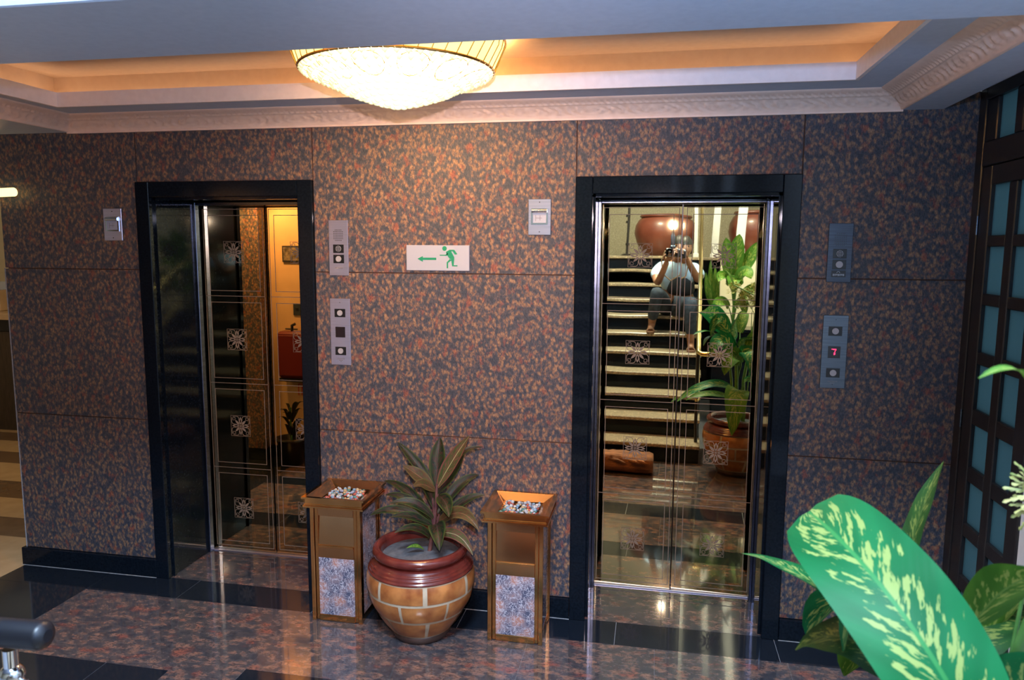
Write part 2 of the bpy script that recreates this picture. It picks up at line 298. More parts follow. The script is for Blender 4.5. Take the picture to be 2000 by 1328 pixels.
# ------------------------------------------------------------------ mesh builder
class MB:
    def __init__(s): s.v = []; s.f = []; s.sm = []; s.uv = None
    def add(s, vs, fs, smooth=False):
        o = len(s.v); s.v += [tuple(p) for p in vs]; s.f += [tuple(i + o for i in f) for f in fs]; s.sm += [smooth] * len(fs); return s
    def box(s, x0, x1, y0, y1, z0, z1, b=0.0):
        if b <= 0:
            vs = [(x, y, z) for z in (z0, z1) for y in (y0, y1) for x in (x0, x1)]
            return s.add(vs, [(0, 2, 3, 1), (4, 5, 7, 6), (0, 1, 5, 4), (2, 6, 7, 3), (0, 4, 6, 2), (1, 3, 7, 5)])
        bm = bmesh.new(); bmesh.ops.create_cube(bm, size=1)
        for v in bm.verts: v.co = Vector(((x0 + x1) / 2 + v.co.x * (x1 - x0), (y0 + y1) / 2 + v.co.y * (y1 - y0), (z0 + z1) / 2 + v.co.z * (z1 - z0)))
        bmesh.ops.bevel(bm, geom=list(bm.edges), offset=min(b, abs(x1 - x0) * .45, abs(y1 - y0) * .45, abs(z1 - z0) * .45), segments=1, affect='EDGES')
        bm.verts.index_update()
        s.add([v.co[:] for v in bm.verts], [[v.index for v in f.verts] for f in bm.faces]); bm.free(); return s
    def tube(s, pts, r, n=10, cap=True):
        pts = [Vector(p) for p in pts]; rr = r if isinstance(r, (list, tuple)) else [r] * len(pts)
        rings = []; up = None
        for i, p in enumerate(pts):
            t = (pts[min(i + 1, len(pts) - 1)] - pts[max(i - 1, 0)]).normalized()
            if up is None:
                up = t.orthogonal().normalized()
            else:
                up = (up - t * up.dot(t)).normalized()
            bi = t.cross(up)
            rings.append([p + (up * math.cos(2 * PI * k / n) + bi * math.sin(2 * PI * k / n)) * rr[i] for k in range(n)])
        vs = [q for rg in rings for q in rg]; fs = []
        for i in range(len(rings) - 1):
            for k in range(n):
                a, b2 = i * n + k, i * n + (k + 1) % n
                fs.append((a, b2, b2 + n, a + n))
        o = len(s.v); s.add(vs, fs, True)
        if cap:
            s.add([q for q in rings[0]], [tuple(range(n))[::-1]]); s.add([q for q in rings[-1]], [tuple(range(n))])
        return s
    def lathe(s, prof, c=(0, 0, 0), n=48, a0=0.0, a1=2 * PI):
        full = abs(a1 - a0 - 2 * PI) < 1e-6; m = n if full else n + 1
        vs = []
        for (r, z) in prof:
            for k in range(m):
                a = a0 + (a1 - a0) * k / n
                vs.append((c[0] + r * math.cos(a), c[1] + r * math.sin(a), c[2] + z))
        fs = []
        for i in range(len(prof) - 1):
            for k in range(n):
                k2 = (k + 1) % m
                fs.append((i * m + k, i * m + k2, (i + 1) * m + k2, (i + 1) * m + k))
        return s.add(vs, fs, True)
    def sphere(s, c, r, n=12, m=8, sc=(1, 1, 1)):
        prof = []
        vs = [(c[0], c[1], c[2] - r * sc[2])]
        for i in range(1, m):
            t = -PI / 2 + PI * i / m
            for k in range(n):
                a = 2 * PI * k / n
                vs.append((c[0] + r * sc[0] * math.cos(t) * math.cos(a), c[1] + r * sc[1] * math.cos(t) * math.sin(a), c[2] + r * sc[2] * math.sin(t)))
        vs.append((c[0], c[1], c[2] + r * sc[2])); fs = []
        for k in range(n): fs.append((0, 1 + (k + 1) % n, 1 + k))
        for i in range(m - 2):
            for k in range(n):
                a = 1 + i * n + k; b2 = 1 + i * n + (k + 1) % n; fs.append((a, b2, b2 + n, a + n))
        top = len(vs) - 1; o = 1 + (m - 2) * n
        for k in range(n): fs.append((top, o + k, o + (k + 1) % n))
        return s.add(vs, fs, True)
    def octa(s, c, r, h):
        x, y, z = c
        return s.add([(x + r, y, z), (x, y + r, z), (x - r, y, z), (x, y - r, z), (x, y, z + h), (x, y, z - h)],
                     [(0, 1, 4), (1, 2, 4), (2, 3, 4), (3, 0, 4), (1, 0, 5), (2, 1, 5), (3, 2, 5), (0, 3, 5)], True)
    def plate(s, poly, y0, y1):
        """a polygon in x,z extruded from y0 (front) to y1"""
        n = len(poly); vs = [(x, y0, z) for x, z in poly] + [(x, y1, z) for x, z in poly]
        fs = [tuple(range(n)), tuple(range(2 * n - 1, n - 1, -1))] + [(i, i + n, (i + 1) % n + n, (i + 1) % n) for i in range(n)]
        return s.add(vs, fs)
    def ring2d(s, outer, inner, y0, y1):
        n = len(outer); vs = [(x, y0, z) for x, z in outer] + [(x, y0, z) for x, z in inner] + [(x, y1, z) for x, z in outer] + [(x, y1, z) for x, z in inner]
        fs = []
        for i in range(n):
            j = (i + 1) % n
            fs += [(i, j, n + j, n + i), (2 * n + j, 2 * n + i, 3 * n + i, 3 * n + j), (i, 2 * n + i, 2 * n + j, j), (n + j, 3 * n + j, 3 * n + i, n + i)]
        return s.add(vs, fs)
    def mesh(s, name, mat, off=(0, 0, 0)):
        me = bpy.data.meshes.new(name)
        me.from_pydata([(x - off[0], y - off[1], z - off[2]) for x, y, z in s.v], [], s.f)
        me.polygons.foreach_set('use_smooth', s.sm)
        if s.uv:
            ul = me.uv_layers.new(name='UVMap')
            for lp in me.loops: ul.data[lp.index].uv = s.uv[lp.vertex_index]
        me.materials.append(MATS[mat]); me.update(); return me
    def build(s, name, mat, parent=None, off=None, loc=None):
        """vertices are in world space; the object's origin is put at loc (or its parent's origin)"""
        base = wloc(parent) if parent is not None else Vector((0, 0, 0))
        org = Vector(loc) if loc is not None else base
        me = s.mesh(name, mat, org)
        o = bpy.data.objects.new(name, me); COL.objects.link(o)
        o.location = org - base
        if parent is not None: o.parent = parent
        return o
def wloc(o):
    v = Vector((0, 0, 0))
    while o is not None:
        v += o.location; o = o.parent
    return v
def fixnormals(o):
    bm = bmesh.new(); bm.from_mesh(o.data); bmesh.ops.recalc_face_normals(bm, faces=bm.faces); bm.to_mesh(o.data); bm.free(); return o
def thing(name, label=None, cat=None, loc=(0, 0, 0), group=None, kind=None):
    o = bpy.data.objects.new(name, None); COL.objects.link(o); o.location = loc; o.empty_display_size = 0.1
    return tag(o, label, cat, group, kind)
def tag(o, label=None, cat=None, group=None, kind=None):
    if label: o['label'] = label
    if cat: o['category'] = cat
    if group: o['group'] = group
    if kind: o['kind'] = kind
    return o
def copy_tree(o, parent=None):
    c = o.copy(); COL.objects.link(c); c.parent = parent
    for ch in list(o.children): copy_tree(ch, c)
    return c
rnd = random.Random(7)

# ================================================================== THE SETTING
# metric layout of the lift wall (front face y = 0)
LX0, LX1 = -2.745, -1.730          # left lift frame, outer
RX0, RX1 = -0.380, 0.640           # right lift frame, outer
WX0, WX1 = -3.618, 1.354
FH, ZB, ZC, ZT = 2.220, 1.753, 0.917, 2.56
BASE = 0.105

# ---- floor
fl = MB(); fl.box(-8.2, 1.55, -8.2, 6.0, -0.30, -0.0016)
floor = tag(fl.build('floor', 'joint_light'), kind='structure')
def slab(x0, x1, y0, y1, mat, name='floor_slab', g=0.0015):
    g = 0.0003 if mat == 'granite_floor' else 0.0009
    b = MB(); b.box(x0 + g, x1 - g, y0 + g, y1 - g, -0.0015, 0.0, 0.0004); return b.build(name, mat, floor, loc=((x0 + x1) / 2, (y0 + y1) / 2, 0))
GX0 = -3.035
# black strip along the wall
xs = [GX0, -2.48, -1.70, -0.92, -0.14, 0.62, 1.36]
slab(-3.62, GX0, -0.22, 0.0, 'black_granite_floor')
for a, b in zip(xs, xs[1:]): slab(a, b, -0.22, 0.0, 'black_granite_floor')
# lift thresholds (granite inside the jambs)
slab(LX0 + 0.045, LX1 - 0.045, 0.0, 0.405, 'granite_floor')
slab(RX0 + 0.045, RX1 - 0.045, 0.0, 0.405, 'granite_floor')
# left black border, granite field, black blocks
ys = [-0.22, -0.80, -1.38, -1.96, -2.54]
for a, b in zip(ys, ys[1:]): slab(-3.62, GX0, b, a, 'black_granite_floor')
xs = [GX0, -2.50, -2.0825, -1.752, -1.15, -0.55, 0.05, 0.65, 1.36]
for a, b in zip(xs, xs[1:]):
    slab(a, b, -0.835 if b <= -2.0 else -0.755, -0.22, 'granite_floor')
slab(-2.0825, -1.752, -1.0, -0.755, 'granite_floor')
for a, b in zip([GX0, -2.40, -2.0825], [-2.40, -2.0825]): slab(a, b, -1.02, -0.835, 'black_granite_floor')
for a, b in zip([-1.752, -1.0, -0.2, 0.6, 1.36], [-1.0, -0.2, 0.6, 1.36]): slab(a, b, -1.0, -0.755, 'black_granite_floor')
slab(GX0, -2.0825, -1.30, -1.02, 'granite_floor')
for j, (y1, y0) in enumerate(zip([-1.0, -1.6, -2.2], [-1.6, -2.2, -2.8])):
    xs = [-2.0825, -1.4, -0.7, 0.0, 0.7, 1.36]
    for a, b in zip(xs, xs[1:]): slab(a, b, y0, y1, 'granite_floor')
slab(GX0, -2.0825, -2.8, -1.30, 'granite_floor')
# corridor beyond the end of the granite wall: tan stone, floor shadows painted as brown bands
yy = [0.0, 0.33, 0.62, 0.96, 1.30, 1.72, 2.02, 2.35, 2.62, 3.2, 4.2]
for i, (a, b) in enumerate(zip(yy, yy[1:])):
    for x0, x1 in ((-7.9, -6.2), (-6.2, -4.9), (-4.9, -3.62)): slab(x0, x1, a, b, 'corridor_shadow_stripe' if i in (1, 3, 5, 7) else 'corridor_tan')
for a, b in zip([0, -1.0, -2.0], [-1.0, -2.0, -3.0]):
    for x0, x1 in ((-7.9, -6.2), (-6.2, -4.9), (-4.9, -3.62)): slab(x0, x1, b, a, 'corridor_tan')

# ---- lift wall with its granite slabs
bk = MB()
D0, D1 = 0.005, 0.50
for x0, x1, z0, z1 in ((WX0 + .02, LX0, 0, ZT), (LX0, LX1, FH, ZT), (LX1, RX0, 0, ZT), (RX0, RX1, FH, ZT), (RX1, WX1 + 0.2, 0, ZT)):
    bk.box(x0, x1, D0, D1, z0, z1)
wall_back = tag(bk.build('wall_back', 'joint'), kind='structure')
def wslab(x0, x1, z0, z1, g=0.0026):
    b = MB(); b.box(x0 + g, x1 - g, 0, 0.0048, z0 + g, z1 - g, 0.0010)
    return b.build('granite_slab', 'granite_wall', wall_back, loc=((x0 + x1) / 2, 0, z0))
for x0, x1 in ((WX0, LX0), (LX1, RX0), (RX1, WX1)):
    for z0, z1 in ((BASE, ZC), (ZC, ZB), (ZB, ZT)): wslab(x0, x1, z0, z1)
wslab(LX0, LX1, FH, ZT); wslab(RX0, RX1, FH, ZT)
b = MB(); b.box(WX0, WX0 + .02, 0.022, 0.5, BASE, ZT, 0.001); b.build('end_slab', 'granite_wall', wall_back)
b = MB(); b.box(WX0 - .003, WX0 + .003, -0.001, 0.004, BASE, ZB); b.build('edge_bead', 'joint_light', wall_back)
bb = MB(); bb.box(WX0 - 0.02, LX0 + 0.0, -0.02, 0.02, 0, BASE, 0.002)
baseboard = tag(bb.build('baseboard_back', 'black_granite'), kind='structure')
for x0, x1 in ((LX1, RX0), (RX1, WX1)):
    b = MB(); b.box(x0 + .002, x1 - .002, -0.02, 0.02, 0, BASE, 0.002); b.build('baseboard_piece', 'black_granite', baseboard)
b = MB(); b.box(WX0 - 0.02, LX0, -0.0235, -0.0202, 0, 0.002); b.box(RX1, WX1, -0.0235, -0.0202, 0, 0.002); b.box(LX1, RX0, -0.0235, -0.0202, 0, 0.002); b.build('grout_line', 'joint_light', baseboard)
b = MB(); b.box(WX0 - 0.02, WX0, 0.02, 0.5, 0, BASE, 0.002); b.build('baseboard_piece', 'black_granite', baseboard)

# ---- lift entrances
def petal(cx, cz, ang, l0, l1, w, n=8):
    """a pointed lens from radius l0 to l1 along ang"""
    pts = []
    for i in range(n + 1):
        t = i / n; pts.append((l0 + (l1 - l0) * t, w * math.sin(PI * t) ** 0.8 * (1.15 - 0.5 * t)))
    for i in range(n - 1, 0, -1):
        t = i / n; pts.append((l0 + (l1 - l0) * t, -w * math.sin(PI * t) ** 0.8 * (1.15 - 0.5 * t)))
    ca, sa = math.cos(ang), math.sin(ang)
    return [(cx + a * ca - b2 * sa, cz + a * sa + b2 * ca) for a, b2 in pts]
def scaled(poly, k):
    cx = sum(p[0] for p in poly) / len(poly); cz = sum(p[1] for p in poly) / len(poly)
    return [(cx + (x - cx) * k, cz + (z - cz) * k) for x, z in poly]
def rect(x0, x1, z0, z1): return [(x0, z0), (x1, z0), (x1, z1), (x0, z1)]
def rline(mb, x0, x1, z0, z1, w, y0, y1):
    mb.ring2d(rect(x0, x1, z0, z1), rect(x0 + w, x1 - w, z0 + w, z1 - w), y0, y1)
def arcpts(cx, cz, r, a0, a1, n): return [(cx + r * math.cos(a0 + (a1 - a0) * i / n), cz + r * math.sin(a0 + (a1 - a0) * i / n)) for i in range(n + 1)]
def strip2d(mb, pts, w, y0, y1):
    l, r_ = [], []
    for i, p in enumerate(pts):
        a = pts[max(i - 1, 0)]; c = pts[min(i + 1, len(pts) - 1)]; dx, dz = c[0] - a[0], c[1] - a[1]; d = math.hypot(dx, dz) or 1
        l.append((p[0] - dz / d * w / 2, p[1] + dx / d * w / 2)); r_.append((p[0] + dz / d * w / 2, p[1] - dx / d * w / 2))
    mb.plate_strip(l, r_, y0, y1)
def plate_strip(s, l, r_, y0, y1):
    n = len(l); vs = [(x, y0, z) for x, z in l] + [(x, y0, z) for x, z in r_] + [(x, y1, z) for x, z in l] + [(x, y1, z) for x, z in r_]
    fs = []
    for i in range(n - 1):
        fs += [(i, i + 1, n + i + 1, n + i), (i, 2 * n + i, 2 * n + i + 1, i + 1), (n + i + 1, 3 * n + i + 1, 3 * n + i, n + i)]
    return s.add(vs, fs)
MB.plate_strip = plate_strip
def motif_mesh():
    """etched flower: four split petals, four leaves, curled corner tendrils, all inside a square hairline"""
    m_ = MB(); h = 0.064; y0, y1 = -0.0008, 0.0
    rline(m_, -h, h, -h, h, 0.0016, y0, y1)
    for k in range(4):
        a = PI / 2 * k; p = petal(0, 0, a, 0.008, 0.056, 0.0105)
        q = petal(0, 0, a, 0.018, 0.044, 0.0045)
        m_.ring2d(p, q, y0, y1)
        a += PI / 4
        m_.plate(petal(0, 0, a, 0.010, 0.050, 0.0075), y0, y1)
        # tendrils: two arcs curling into every corner
        ca, sa = math.cos(a), math.sin(a)
        for sgn in (-1, 1):
            pts = []
            for i in range(11):
                t = i / 10; u_ = 0.030 + 0.046 * t; v_ = sgn * (0.004 + 0.024 * math.sin(PI * (0.15 + 0.85 * t)))
                pts.append((u_ * ca - v_ * sa, u_ * sa + v_ * ca))
            strip2d(m_, pts, 0.0028, y0, y1)
            pts = []
            for i in range(9):
                t = i / 8; u_ = 0.052 + 0.018 * t; v_ = sgn * (0.010 * math.sin(PI * t))
                pts.append((u_ * ca - v_ * sa, u_ * sa + v_ * ca))
            strip2d(m_, pts, 0.0022, y0, y1)
    c_ = [(0.0075 * math.cos(2 * PI * i / 16), 0.0075 * math.sin(2 * PI * i / 16)) for i in range(16)]
    m_.ring2d(c_, scaled(c_, 0.72), y0, y1); m_.plate(scaled(c_, 0.45)[::-1], y0, y1)
    return m_.mesh('motif', 'etched')
MOTIF = motif_mesh()
DY = 0.41
def lift(name, x0, x1, split, tilt):
    root = thing(name, kind='structure', loc=((x0 + x1) / 2, 0, 0))
    w = 0.080; ix0, ix1 = x0 + w, x1 - w; ih = 2.140
    fr = MB()
    for a, b in ((x0, ix0), (ix1, x1)): fr.box(a, b, -0.022, 0.012, 0, FH, 0.003)
    j1 = MB(); j1.box(x0, ix0, -0.022, DY + 0.06, 0, FH, 0.003); j1.build('granite_jamb', 'black_granite', root)
    j2 = MB(); j2.box(ix1, x1, -0.022, DY + 0.06, 0, FH, 0.003); j2.build('granite_jamb', 'black_granite', root)
    hd = MB(); hd.box(ix0 + .001, ix1 - .001, -0.022, DY + 0.06, ih, FH, 0.003); hd.build('granite_lintel', 'black_granite', root)
    # inner bead that steps in behind the face of the frame
    be = MB(); be.box(ix0, ix0 + 0.012, 0.02, 0.035, 0, ih); be.box(ix1 - 0.012, ix1, 0.02, 0.035, 0, ih); be.box(ix0, ix1, 0.02, 0.035, ih - 0.012, ih)
    be.build('frame_bead', 'black_granite', root)
    st = MB(); st.box(ix0 + 0.0, ix0 + 0.016, DY - 0.05, DY - 0.012, 0.0, ih - 0.005, 0.002); st.build('steel_jamb', 'steel_edge', root)
    st = MB(); st.box(ix1 - 0.016, ix1, DY - 0.05, DY - 0.012, 0.0, ih - 0.005, 0.002); st.build('steel_jamb', 'steel_edge', root)
    st = MB(); st.box(ix0 + 0.016, ix1 - 0.016, DY - 0.045, DY - 0.012, ih - 0.022, ih - 0.004, 0.002); st.build('head_rail', 'steel_edge', root)
    st = MB(); st.box(ix0, ix1, DY - 0.012, DY + 0.045, 0.0005, 0.006, 0.001); st.build('sill', 'steel', root)
    st = MB(); st.box(ix0, ix1, DY + 0.055, DY + 0.06, 0.0, ih); st.build('shaft_panel', 'black_plastic', root)
    for k, (a, b) in enumerate(((ix0 + 0.004, split - 0.003), (split + 0.003, ix1 - 0.004))):
        z0, z1 = 0.008, ih - 0.006; cx, cz = (a + b) / 2, (z0 + z1) / 2
        p = MB(); p.box(a, b, DY + 0.012, DY + 0.030, z0, z1, 0.0012)
        pan = p.build('door_panel', 'gold_mirror', root, loc=(cx, DY + 0.012, cz))
        e = MB(); y0, y1 = DY + 0.0112, DY + 0.012
        rline(e, a + 0.018, b - 0.012, 0.03, 2.10, 0.0034, y0, y1)
        zs = [0.03, 0.533, 1.060, 1.588, 2.10]
        for zz in zs[1:4]: e.box(a + 0.018, b - 0.012, y0, y1, zz - 0.0017, zz + 0.0017)
        for za, zb in zip(zs, zs[1:]): rline(e, a + 0.050, b - 0.040, za + 0.030, zb - 0.036, 0.0034, y0, y1)
        e.build('etched_border', 'etched', pan)
        for zc in (0.279, 0.797, 1.327, 1.848):
            o = bpy.data.objects.new('etched_flower', MOTIF); COL.objects.link(o); o.parent = pan
            o.location = Vector(((a + b) / 2 + 0.003, DY + 0.0118, zc)) - Vector((cx, DY + 0.012, cz))
        rz, rx = tilt[k]
        pan.rotation_euler = (R(rx), 0, R(rz))
    return root
lift('door_1', LX0, LX1, -2.240, ((0, 0), (0, 0)))
lift('door_2', RX0, RX1, 0.135, ((-1.05, -0.30), (-1.5, -0.36)))

# ---- glazed side door in the right wall (plane x = 1.36)
dr = thing('door_3', kind='structure', loc=(1.37, -0.32, 0))
cols = ((-0.325, -0.165), (-0.545, -0.390)); rows = [(0.230, 0.405), (0.473, 0.648), (0.708, 0.893), (0.960, 1.145), (1.212, 1.405), (1.458, 1.657), (1.705, 1.900), (1.946, 2.153)]
trans = (2.337, 2.508)
def dpart(name, y0, y1, z0, z1, x0=1.350, x1=1.395, mat='dark_wood', bev=0.004):
    b = MB(); b.box(x0, x1, y0, y1, z0, z1, bev); return b.build(name, mat, dr)
dpart('door_frame_post', -0.07, -0.001, 0, 2.56, 1.345, 1.41); dpart('door_frame_post', -0.652, -0.640, 0, 2.56, 1.347, 1.41)
dpart('transom_rail', -0.640, -0.07, 2.235, 2.335, 1.345, 1.405); dpart('head_rail', -0.640, -0.07, 2.510, 2.56, 1.345, 1.405)
dpart('stile', -0.165, -0.072, 0.005, 2.233); dpart('stile', -0.638, -0.545, 0.005, 2.233)
dpart('mullion', -0.390, -0.325, 0.230, 2.153, 1.352, 1.393); dpart('mullion', -0.390, -0.325, 2.335, 2.51, 1.352, 1.393)
dpart('mullion', -0.640, -0.545, 2.335, 2.51, 1.352, 1.393); dpart('mullion', -0.165, -0.07, 2.335, 2.51, 1.352, 1.393)
dpart('bottom_rail', -0.545, -0.165, 0.005, 0.230); dpart('top_rail', -0.545, -0.165, 2.153, 2.233)
for (a, b) in zip(rows, rows[1:]):
    for c in cols: dpart('glazing_bar', c[0], c[1], a[1], b[0], 1.353, 1.392)
for c in cols:
    for r_ in rows + [trans]:
        b = MB(); b.box(1.368, 1.374, c[0] - .004, c[1] + .004, r_[0] - .004, r_[1] + .004); b.build('glass_pane', 'ribbed_glass', dr)
for zz in (1.99, 1.15, 0.35):
    b = MB(); b.tube([(1.346, -0.071, zz - 0.04), (1.346, -0.071, zz + 0.04)], 0.006, 8); b.build('hinge', 'steel_dark', dr)

# ---- white wall past the glazed door
w = MB(); w.box(1.352, 1.55, -8.0, -0.653, 0, 4.4); tag(w.build('wall_right', 'white_paint'), kind='structure')
w = MB(); w.box(1.41, 1.55, -0.653, 0.0, 2.56, 2.9); w.build('wall_over_door', 'white_paint', bpy.data.objects['wall_right'])

# ---- ceiling: soffits, carved cornice, raised tray, beam
def q(mb, a, b, c, d): mb.add([a, b, c, d], [(0, 1, 2, 3)])
ZS, ZK, ZL, ZTOP = 2.490, 2.565, 2.632, 2.735
CX0, CX1 = -3.147, 1.040                       # cornice, lower edge at the side soffits
ce = MB()
ce.box(-8.0, CX0, -1.35, 0.0, ZS, ZS + 0.30)            # left soffit
ce.box(-8.0, WX0, 0.0, 4.3, ZS, ZS + 0.30)              # corridor ceiling
ce.box(CX1, 1.205, -1.35, 0.0, ZS, ZS + 0.30)           # right soffit
ce.box(1.205, 1.55, -1.35, 0.0, 2.56, 2.80)             # recess above the glazed door
TX0, TX1, TY0, TY1 = -2.945, 0.785, -0.29, -1.12        # opening of the tray
ce.box(CX0, TX0, -1.35, 0.0, ZK, ZK + 0.02); ce.box(TX1, CX1, -1.35, 0.0, ZK, ZK + 0.02)
ce.box(TX0, TX1, TY0, 0.0, ZK, ZK + 0.02); ce.box(TX0, TX1, -1.35, TY1, ZK, ZK + 0.02)
ce.box(CX0 - .2, CX1 + .2, -1.40, 0.10, ZTOP, ZTOP + 0.05)
ce.box(CX0 - .02, CX1 + .02, 0.022, 0.10, ZS, ZTOP)
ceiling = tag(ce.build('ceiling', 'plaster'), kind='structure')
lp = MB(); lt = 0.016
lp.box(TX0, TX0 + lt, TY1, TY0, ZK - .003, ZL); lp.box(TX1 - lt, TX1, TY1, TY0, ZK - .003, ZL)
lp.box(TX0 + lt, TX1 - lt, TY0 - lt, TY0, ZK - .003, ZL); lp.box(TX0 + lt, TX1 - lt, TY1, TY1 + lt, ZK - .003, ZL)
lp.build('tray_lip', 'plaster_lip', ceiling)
cv = MB()
e = 0.10
cv.box(TX0 - e - .01, TX1 + e + .01, TY0 + e, TY0 + e + .01, ZK + .02, ZTOP); cv.box(TX0 - e - .01, TX1 + e + .01, TY1 - e - .01, TY1 - e, ZK + .02, ZTOP)
cv.box(TX0 - e - .01, TX0 - e, TY1 - e, TY0 + e, ZK + .02, ZTOP); cv.box(TX1 + e, TX1 + e + .01, TY1 - e, TY0 + e, ZK + .02, ZTOP)
cv.box(TX0 - e, TX1 + e, TY1 - e, TY0 + e, ZTOP - .004, ZTOP - .001)
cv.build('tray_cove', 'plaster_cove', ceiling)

cs = MB()
for pts in ([(TX0 - .05, TY0 + .05, ZK + .032), (TX1 + .05, TY0 + .05, ZK + .032)], [(TX0 - .05, TY1 - .05, ZK + .032), (TX1 + .05, TY1 - .05, ZK + .032)],
            [(TX0 - .05, TY0 + .05, ZK + .032), (TX0 - .05, TY1 - .05, ZK + .032)], [(TX1 + .05, TY0 + .05, ZK + .032), (TX1 + .05, TY1 - .05, ZK + .032)]): cs.tube(pts, .009, 6)
cs.build('cove_light_strip', 'cove_glow', ceiling)

# carved cornice: a real profile swept round three sides, acanthus scrolls and a bead row in relief
prof = [(0.000, 0.000), (0.010, 0.000), (0.012, 0.006)] + [(0.014 + 0.050 * t - 0.010 * math.sin(PI * t), 0.008 + 0.040 * t) for t in [i / 8 for i in range(1, 9)]] + \
       [(0.066, 0.049), (0.070, 0.049), (0.074, 0.053), (0.080, 0.057), (0.086, 0.060), (0.090, 0.060), (0.104, 0.066), (0.120, 0.070), (0.125, 0.075)]
def relief(k, s):
    """extra projection of profile point k at arc length s"""
    if 3 <= k <= 10:                                   # scroll band
        t = (k - 3) / 7.0; ph = (s % 0.30) / 0.30
        v = math.sin(2 * PI * (ph * 1.0 + 0.22 * math.sin(2 * PI * t))) * math.sin(PI * t)
        leafy = max(0, math.sin(2 * PI * (ph * 6 + t * 2.2))) * (0.35 + 0.65 * max(0, v))
        spir = max(0, math.cos(9 * math.hypot((ph - 0.5) * 2.2, (t - 0.5) * 1.3) * 2.0 + math.atan2(t - 0.5, ph - 0.5)))
        return 0.013 * math.sin(PI * min(1, t * 1.02)) * (0.5 * leafy + 0.6 * spir)
    if 12 <= k <= 15: return 0.0045 * max(0, math.sin(2 * PI * s / 0.030 + k * 0.6))   # rope bead
    return 0.0
def sweep(name, p0, p1, inward, mat, parent, step=0.0075, m0=0, m1=0):
    """p0->p1 along the wall line; inward = unit vector pointing into the room; m0/m1 = mitre direction at the ends"""
    p0 = Vector((*p0, 0)); p1 = Vector((*p1, 0)); d = (p1 - p0); ln = d.length; d.normalize(); n = max(2, int(ln / step)); inn = Vector((*inward, 0))
    vs = []; K = len(prof)
    for i in range(n + 1):
        s_ = ln * i / n
        for k, (a, z) in enumerate(prof):
            a2 = a + relief(k, s_)
            ss = s_ + m0 * a * (1 - s_ / ln) - m1 * a * (s_ / ln)
            pt = p0 + d * ss + inn * a2; vs.append((pt.x, pt.y, ZS + z - 0.35 * relief(k, s_)))
    fs = [(i * K + k, (i + 1) * K + k, (i + 1) * K + k + 1, i * K + k + 1) for i in range(n) for k in range(K - 1)]
    b = MB(); b.add(vs, fs, True); return b
c1 = sweep('c', (CX0, -0.001), (CX1, -0.001), (0, -1), None, None, m0=1, m1=1)
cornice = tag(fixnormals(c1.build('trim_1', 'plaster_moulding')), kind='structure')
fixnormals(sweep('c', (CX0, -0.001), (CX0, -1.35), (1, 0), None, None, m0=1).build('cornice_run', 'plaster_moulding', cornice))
fixnormals(sweep('c', (CX1, -0.001), (CX1, -1.35), (-1, 0), None, None, m0=1).build('cornice_run', 'plaster_moulding', cornice))
b = MB(); b.box(CX0, CX1, -0.012, 0.0, ZS - 0.008, ZS + 0.002); b.build('cornice_fillet', 'plaster_moulding', cornice)
bm_ = MB(); bm_.box(-8.0, 1.36, -1.87, -1.355, 2.492, 4.4, 0.004)
tag(bm_.build('trim_2', 'plaster'), kind='structure')

# ---- rest of the shell (stair hall and corridor)
w = MB(); w.box(-8.2, 1.55, -8.2, -1.35, 4.4, 4.6); w.build('stair_hall_ceiling', 'plaster', ceiling)
w = MB(); w.box(-8.2, -8.0, -8.2, 4.5, 0, 4.4); tag(w.build('wall_left', 'cream_paint'), kind='structure')
w = MB(); w.box(-8.0, 1.352, -8.2, -7.0, 0, 4.4); tag(w.build('wall_behind', 'terrazzo'), kind='structure')
w = MB(); w.box(-8.0, -3.60, 4.2, 4.4, 0, 2.8); w.box(-3.60, -3.45, 0.5, 4.4, 0, 2.8)
tag(w.build('wall_corridor', 'cream_paint'), kind='structure')
w = MB(); w.box(-3.325, -2.42, -1.75, -1.56, 0, 2.475); sw = tag(w.build('wall_side', 'orange_paint'), kind='structure')
w = MB(); w.box(-3.325, -2.42, -1.575, -1.545, 0, 0.10, 0.002); tag(w.build('baseboard_side', 'black_granite'), kind='structure')
w = MB()
pil = thing('wall_pillar', kind='structure', loc=(-3.75, -1.5, 0))
for z0, z1 in ((0.10, 0.95), (0.95, 1.75), (1.75, 2.475)):
    b = MB(); b.box(-4.1, -3.34, -1.75, -1.42, z0 + .001, z1 - .001, 0.002); b.build('granite_slab', 'granite_wall', pil)
b = MB(); b.box(-4.1, -3.33, -1.76, -1.41, 0, 0.10, 0.002); b.build('plinth', 'black_granite', pil)

# ================================================================== STAIRS BEHIND THE CAMERA
RISE, RUN, SY0 = 0.168, 0.310, -2.22
SX0, SX1 = -1.12, 0.30
stair = thing('staircase', 'broad stair with pale stone treads and black risers, reflected in the right lift doors', 'stairs', ((SX0 + SX1) / 2, SY0, 0))
for k in range(1, 12):
    y1 = SY0 - RUN * (k - 1); z = RISE * k
    depth = RUN if k < 11 else 1.62
    t = MB(); t.box(SX0, SX1 + (0 if k < 11 else 1.05), y1 - depth - 0.02, y1 + 0.02, z - 0.035, z, 0.006); t.build('tread', 'granite_tread', stair)
    t = MB(); t.box(SX0 + .01, SX1 - .01, y1 - depth - 0.0, y1, z - RISE + (0.0 if k == 1 else 0.001), z - 0.036); t.build('riser', 'black_granite', stair)
st = MB(); st.box(SX0 + .02, SX1 - .02, -6.95, SY0 - RUN * 9, 0, RISE * 9.7); st.build('stair_core', 'black_granite', stair)
st = MB(); st.box(SX1 + .005, 1.35, -6.95, -5.42, 0, RISE * 11 - .04); st.build('landing_core', 'black_granite', stair)

